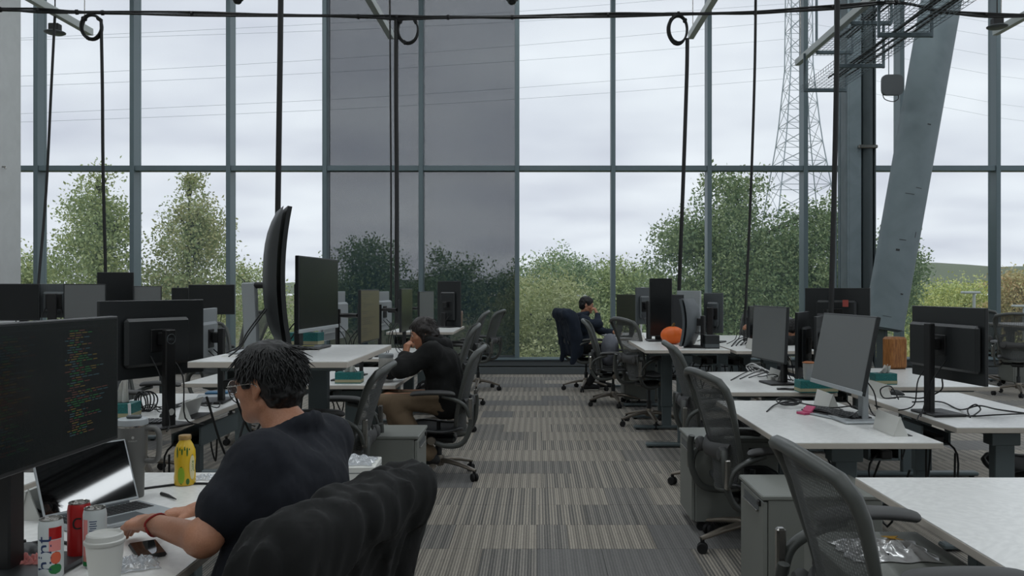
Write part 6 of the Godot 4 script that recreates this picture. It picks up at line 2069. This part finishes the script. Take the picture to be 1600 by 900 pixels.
func build_people() -> void:
	mk("eye_white", Color(0.85, 0.83, 0.80), 0.3)
	mk("shoe_black", Color(0.06, 0.06, 0.065), 0.6)
	mk("sole_white", Color(0.70, 0.69, 0.66), 0.7)
	alpha(mk("lens", Color(0.9, 0.95, 1.0), 0.02), 0.15)
	var skin := mk("skin", Color(0.72, 0.52, 0.41), 0.5)
	skin.subsurf_scatter_enabled = true
	skin.subsurf_scatter_strength = 0.05
	tri(skin, noise_tex(0.15, Color(0.92, 0.88, 0.86), Color(1.0, 1.0, 1.0), 128, 33), 6.0)
	var hair := mk("hair_black", Color(0.025, 0.022, 0.022), 0.55)
	var hair2 := mk("hair_brown", Color(0.10, 0.07, 0.055), 0.5)
	var cloth := noise_tex(0.3, Color(0.8, 0.8, 0.8), Color(1.1, 1.1, 1.1), 128, 12)
	var navy := mk("shirt_navy", Color(0.045, 0.065, 0.11), 0.9)
	tri(navy, cloth, 10.0)
	var black := mk("cloth_black", Color(0.045, 0.05, 0.05), 0.95)
	tri(black, cloth, 8.0)
	var hoodie := mk("hoodie_navy", Color(0.10, 0.14, 0.20), 0.95)
	tri(hoodie, cloth, 8.0)
	var jeans := mk("jeans_grey", Color(0.26, 0.27, 0.30), 0.9)
	tri(jeans, cloth, 10.0)
	var khaki := mk("khaki", Color(0.44, 0.37, 0.29), 0.9)
	tri(khaki, cloth, 10.0)
	# --- the man at the laptop
	var V := func(x: float, y: float, z: float) -> Vector3: return Vector3(x, y, -z)
	var bf := Vector3(-0.95, 0, -0.31)
	var br := bf.cross(Vector3.UP)
	var pel: Vector3 = V.call(-0.745, 0.50, 2.27)
	var J := {
		"head": P(418, 600, 2.56), "neck": V.call(-0.735, 1.055, 2.535), "dir_head": Vector3(-0.93, -0.10, -0.26), "dir_up": Vector3(-0.12, 1, 0.0), "dir_body": bf,
		"chest": V.call(-0.715, 0.885, 2.465), "pelvis": pel,
		"sh_l": V.call(-0.765, 0.985, 2.365), "el_l": P(318, 842, 2.24), "wr_l": P(238, 818, 2.43),
		"sh_r": V.call(-0.665, 0.99, 2.665), "el_r": V.call(-0.80, 0.80, 2.86), "wr_r": P(309, 797, 2.80),
		"dir_hand_l": Vector3(-0.80, -0.12, -0.58), "dir_back_l": Vector3(0, 1, 0.15), "dir_thumb_l": Vector3(0.5, -0.2, -0.8),
		"dir_hand_r": Vector3(-0.98, -0.12, 0.12), "dir_back_r": Vector3(0, 1, 0), "dir_thumb_r": Vector3(0.1, -0.1, 1),
		"hip_l": pel - br * 0.09 + bf * 0.04, "hip_r": pel + br * 0.09 + bf * 0.04,
		"kn_l": pel - br * 0.13 + bf * 0.46 + Vector3(0, -0.03, 0), "kn_r": pel + br * 0.11 + bf * 0.46 + Vector3(0, -0.03, 0),
		"an_l": pel - br * 0.13 + bf * 0.50 + Vector3(0, -0.49, 0), "an_r": pel + br * 0.11 + bf * 0.42 + Vector3(0, -0.49, 0)}
	var man := person("man in a dark navy T-shirt and glasses typing on the laptop", J, {"cell": 0.014, "head_cell": 0.005, "hand_cell": 0.0038, "skin": skin, "hair_mat": hair, "top_name": "t_shirt", "top_mat": navy, "leg_mat": jeans, "sleeve": 0.62, "glasses": true, "locks": 4200, "fold": 0.012, "seed": 3, "curl_l": [0.30, 0.45, 0.25], "curl_r": [0.28, 0.45, 0.30], "sleeve_loose": 0.016})
	var wr: Vector3 = J.wr_l - man.position
	var ax: Vector3 = (J.el_l - J.wr_l).normalized()
	var q1 := ax.cross(Vector3.UP).normalized()
	var q2 := ax.cross(q1)
	var rp := []
	for i in 21:
		rp.append(wr + ax * (0.03 + 0.006 * sin(i * 0.9)) + q1 * cos(TAU * i / 20) * 0.033 + q2 * sin(TAU * i / 20) * 0.031)
	var bead := mk("bracelet_red", Color(0.55, 0.13, 0.10), 0.6)
	part("bracelet", MB.new().tube(rp, 0.0035, 6), bead, man, Vector3.ZERO, "thin red and gold string bracelet")
	# --- the woman in the hoodie
	bf = Vector3(-1, 0, 0.03).normalized()
	br = bf.cross(Vector3.UP)
	pel = V.call(-0.70, 0.60, 6.62)
	J = {
		"head": P(661, 521, 6.62), "neck": V.call(-0.80, 1.045, 6.62), "dir_head": Vector3(-0.95, -0.28, 0.10), "dir_up": Vector3(-0.25, 1, 0), "dir_body": bf,
		"chest": V.call(-0.745, 0.88, 6.62), "pelvis": pel,
		"sh_l": V.call(-0.80, 0.975, 6.46), "el_l": P(627, 577, 6.40), "wr_l": P(634, 556, 6.50),
		"sh_r": V.call(-0.80, 0.975, 6.79), "el_r": V.call(-1.03, 0.84, 6.88), "wr_r": V.call(-1.17, 0.80, 6.70),
		"dir_hand_l": Vector3(0.10, 0.95, -0.30), "dir_back_l": Vector3(-0.75, 0.1, 0.6), "dir_thumb_l": Vector3(0.5, 0.1, -0.6),
		"dir_hand_r": Vector3(-0.9, -0.1, 0.3), "dir_back_r": Vector3(0, 1, 0), "dir_thumb_r": Vector3(0.2, 0, 1),
		"hip_l": pel - br * 0.09 + bf * 0.03, "hip_r": pel + br * 0.09 + bf * 0.03,
		"kn_l": pel - br * 0.12 + bf * 0.44 + Vector3(0, 0.02, 0), "kn_r": pel + br * 0.10 + bf * 0.44 + Vector3(0, 0.02, 0),
		"an_l": pel - br * 0.10 + bf * 0.13 + Vector3(0, -0.40, 0), "an_r": pel + br * 0.10 + bf * 0.34 + Vector3(0, -0.48, 0)}
	var woman := person("woman in a black hoodie and khaki trousers leaning on her desk, hand at her mouth", J, {"cell": 0.020, "head_cell": 0.009, "hand_cell": 0.0055, "skin": skin, "hair_mat": hair2, "top_name": "hoodie", "top_mat": black, "leg_mat": khaki, "sleeve": 1.95, "hood": true, "long_hair": true, "locks": 500, "fold": 0.018, "seed": 9, "curl_l": [0.7, 1.1, 0.7], "sleeve_loose": 0.024})
	var lg := MB.new()
	for q in 4:
		lg.box(Vector3(0.162, 0.36 - q * 0.028, 0.03 + 0.012 * (q % 2)), Vector3(0.004, 0.018, 0.06 - 0.012 * q), 0.001, Basis(Vector3.BACK, -0.25))
	part("back_print", lg, colour("print_white", Color(0.60, 0.66, 0.78), 0.7), woman, Vector3(0.0, 0.52, 0))
	# --- the man by the window
	bf = Vector3(0.99, 0, -0.12).normalized()
	br = bf.cross(Vector3.UP)
	pel = V.call(0.60, 0.60, 12.35)
	J = {
		"head": P(917, 477, 12.30), "neck": V.call(0.665, 1.075, 12.32), "dir_head": Vector3(0.97, -0.18, 0.10), "dir_up": Vector3(0.15, 1, 0), "dir_body": bf,
		"chest": V.call(0.62, 0.90, 12.33), "pelvis": pel,
		"sh_l": V.call(0.65, 1.00, 12.50), "el_l": V.call(0.93, 0.84, 12.55), "wr_l": V.call(1.10, 0.83, 12.42),
		"sh_r": V.call(0.655, 1.00, 12.16), "el_r": P(935, 507, 12.05), "wr_r": P(933, 491, 12.18),
		"dir_hand_r": Vector3(-0.35, 0.85, -0.25), "dir_back_r": Vector3(0.8, 0.3, 0.3), "dir_thumb_r": Vector3(-0.3, 0.2, -0.8),
		"dir_hand_l": Vector3(0.9, -0.1, 0.3), "dir_back_l": Vector3(0, 1, 0), "dir_thumb_l": Vector3(0, 0, 1),
		"hip_l": pel - br * 0.09, "hip_r": pel + br * 0.09, "kn_l": pel - br * 0.12 + bf * 0.42, "kn_r": pel + br * 0.12 + bf * 0.42 + Vector3(0, 0.02, 0),
		"an_l": pel - br * 0.10 + bf * 0.36 + Vector3(0, -0.51, 0), "an_r": pel + br * 0.10 + bf * 0.12 + Vector3(0, -0.51, 0)}
	person("thinking man in a navy hoodie by the window, chin in his hand", J, {"cell": 0.024, "head_cell": 0.010, "hand_cell": 0.0065, "skin": skin, "hair_mat": hair, "top_name": "hoodie", "top_mat": hoodie, "leg_mat": mk("shorts_black", Color(0.05, 0.05, 0.055), 0.9), "sleeve": 1.92, "hood": true, "locks": 200, "glasses": true, "fold": 0.014, "curl_r": [0.8, 1.0, 0.6], "leg_cover": 0.35})
	# --- the person behind the slim monitor
	bf = Vector3(-0.97, 0, 0.22).normalized()
	br = bf.cross(Vector3.UP)
	pel = V.call(2.92, 0.60, 8.80)
	J = {
		"head": V.call(2.62, 1.02, 8.78), "neck": V.call(2.72, 0.98, 8.79), "dir_head": Vector3(-0.85, -0.55, 0.2), "dir_up": Vector3(-0.5, 1, 0), "dir_body": bf,
		"chest": V.call(2.80, 0.86, 8.80), "pelvis": pel,
		"sh_l": V.call(2.72, 0.95, 8.62), "el_l": V.call(2.48, 0.93, 8.52), "wr_l": P(1184, 510, 8.62),
		"sh_r": V.call(2.72, 0.95, 8.96), "el_r": V.call(2.50, 0.94, 9.05), "wr_r": V.call(2.34, 0.97, 8.90),
		"dir_hand_l": Vector3(-0.9, 0.1, 0.1), "dir_back_l": Vector3(0, 1, 0.2), "dir_thumb_l": Vector3(0, 0.2, -1),
		"dir_hand_r": Vector3(-0.9, -0.1, 0.1), "dir_back_r": Vector3(0, 1, 0), "dir_thumb_r": Vector3(0, 0, 1),
		"hip_l": pel - br * 0.09, "hip_r": pel + br * 0.09, "kn_l": pel - br * 0.12 + bf * 0.42, "kn_r": pel + br * 0.12 + bf * 0.42,
		"an_l": pel - br * 0.10 + bf * 0.34 + Vector3(0, -0.51, 0), "an_r": pel + br * 0.10 + bf * 0.34 + Vector3(0, -0.51, 0)}
	person("person in a black sweater mostly hidden behind the slim grey monitor", J, {"cell": 0.024, "head_cell": 0.011, "hand_cell": 0.0065, "skin": skin, "hair_mat": hair, "top_name": "sweater", "top_mat": black, "leg_mat": jeans, "sleeve": 1.95, "locks": 100, "fold": 0.012})
	drape("black jacket hung over the back of the typing man's chair", -0.76, 2.16, Vector2(-0.95, -0.31), -0.115, black, 0.011)
	drape("navy jacket hung over the back of the thinking man's chair", 0.70, 12.35, Vector2(0.96, -0.26), 0.06, hoodie, 0.02)
	# grey cushion on the parked chair
	var S := SDF.new()
	S.k = 0.06
	S.amp = 0.006
	S.noise.frequency = 12.0
	S.ball(Vector3(0, 0.20, 0), Basis.IDENTITY, Vector3(0.11, 0.20, 0.18))
	S.cap(Vector3(-0.02, 0.06, -0.09), Vector3(-0.02, 0.06, 0.09), 0.06, 0.06)
	var cu := MB.new()
	S.mesh_into(cu, 0.014)
	var cm := mk("cushion_grey", Color(0.40, 0.41, 0.44), 0.95)
	single("cushion", cu, cm, "plump grey cushion propped on a parked chair's seat", "cushion", Vector3(0.91, 0.50, -10.75), 0.1)

func drape(label: String, x: float, z: float, f: Vector2, dy: float, m: Material, cell: float) -> void:
	var xf := Transform3D(Basis(Vector3.UP, face_yaw(f)), Vector3.ZERO)
	var S := SDF.new()
	S.k = 0.07
	S.amp = 0.024
	S.noise.frequency = 8.0
	S.noise.fractal_octaves = 2
	S.noise.seed = 12
	S.stretch = Vector3(1.2, 0.30, 1.2)
	# the jacket lies over the top edge and hangs down behind, sleeves at the sides
	for i in 22:
		var v := lerpf(0.99, 0.06, i / 21.0)
		var l := back_pt(-1.0, v) + Vector3(-0.02 - 0.02 * (1 - v), dy + 0.012 * float(i == 0), -0.035)
		var r := back_pt(1.0, v) + Vector3(0.02 + 0.02 * (1 - v), dy + 0.012 * float(i == 0), -0.035)
		S.cap(xf * l, xf * r, 0.040, 0.040)
	for v: float in [0.99, 0.95, 0.91, 0.87, 0.83, 0.79, 0.75, 0.71]:
		S.cap(xf * (back_pt(-1.0, v) + Vector3(-0.01, dy, 0.01)), xf * (back_pt(1.0, v) + Vector3(0.01, dy, 0.01)), 0.034, 0.034)
	for s: float in [-1.0, 1.0]:
		S.cap(xf * (back_pt(s, 0.9) + Vector3(s * 0.015, dy, -0.02)), xf * (back_pt(s, 0.45) + Vector3(s * 0.05, dy, -0.05)), 0.042, 0.048)
		S.cap(xf * (back_pt(s, 0.45) + Vector3(s * 0.05, dy, -0.05)), xf * Vector3(s * 0.25, 0.36 + dy, -0.29), 0.048, 0.038)
	var b := MB.new()
	S.mesh_into(b, cell)
	single("jacket", b, m, label, "jacket", Vector3(x, 0, -z), 0, "jackets on chair backs")
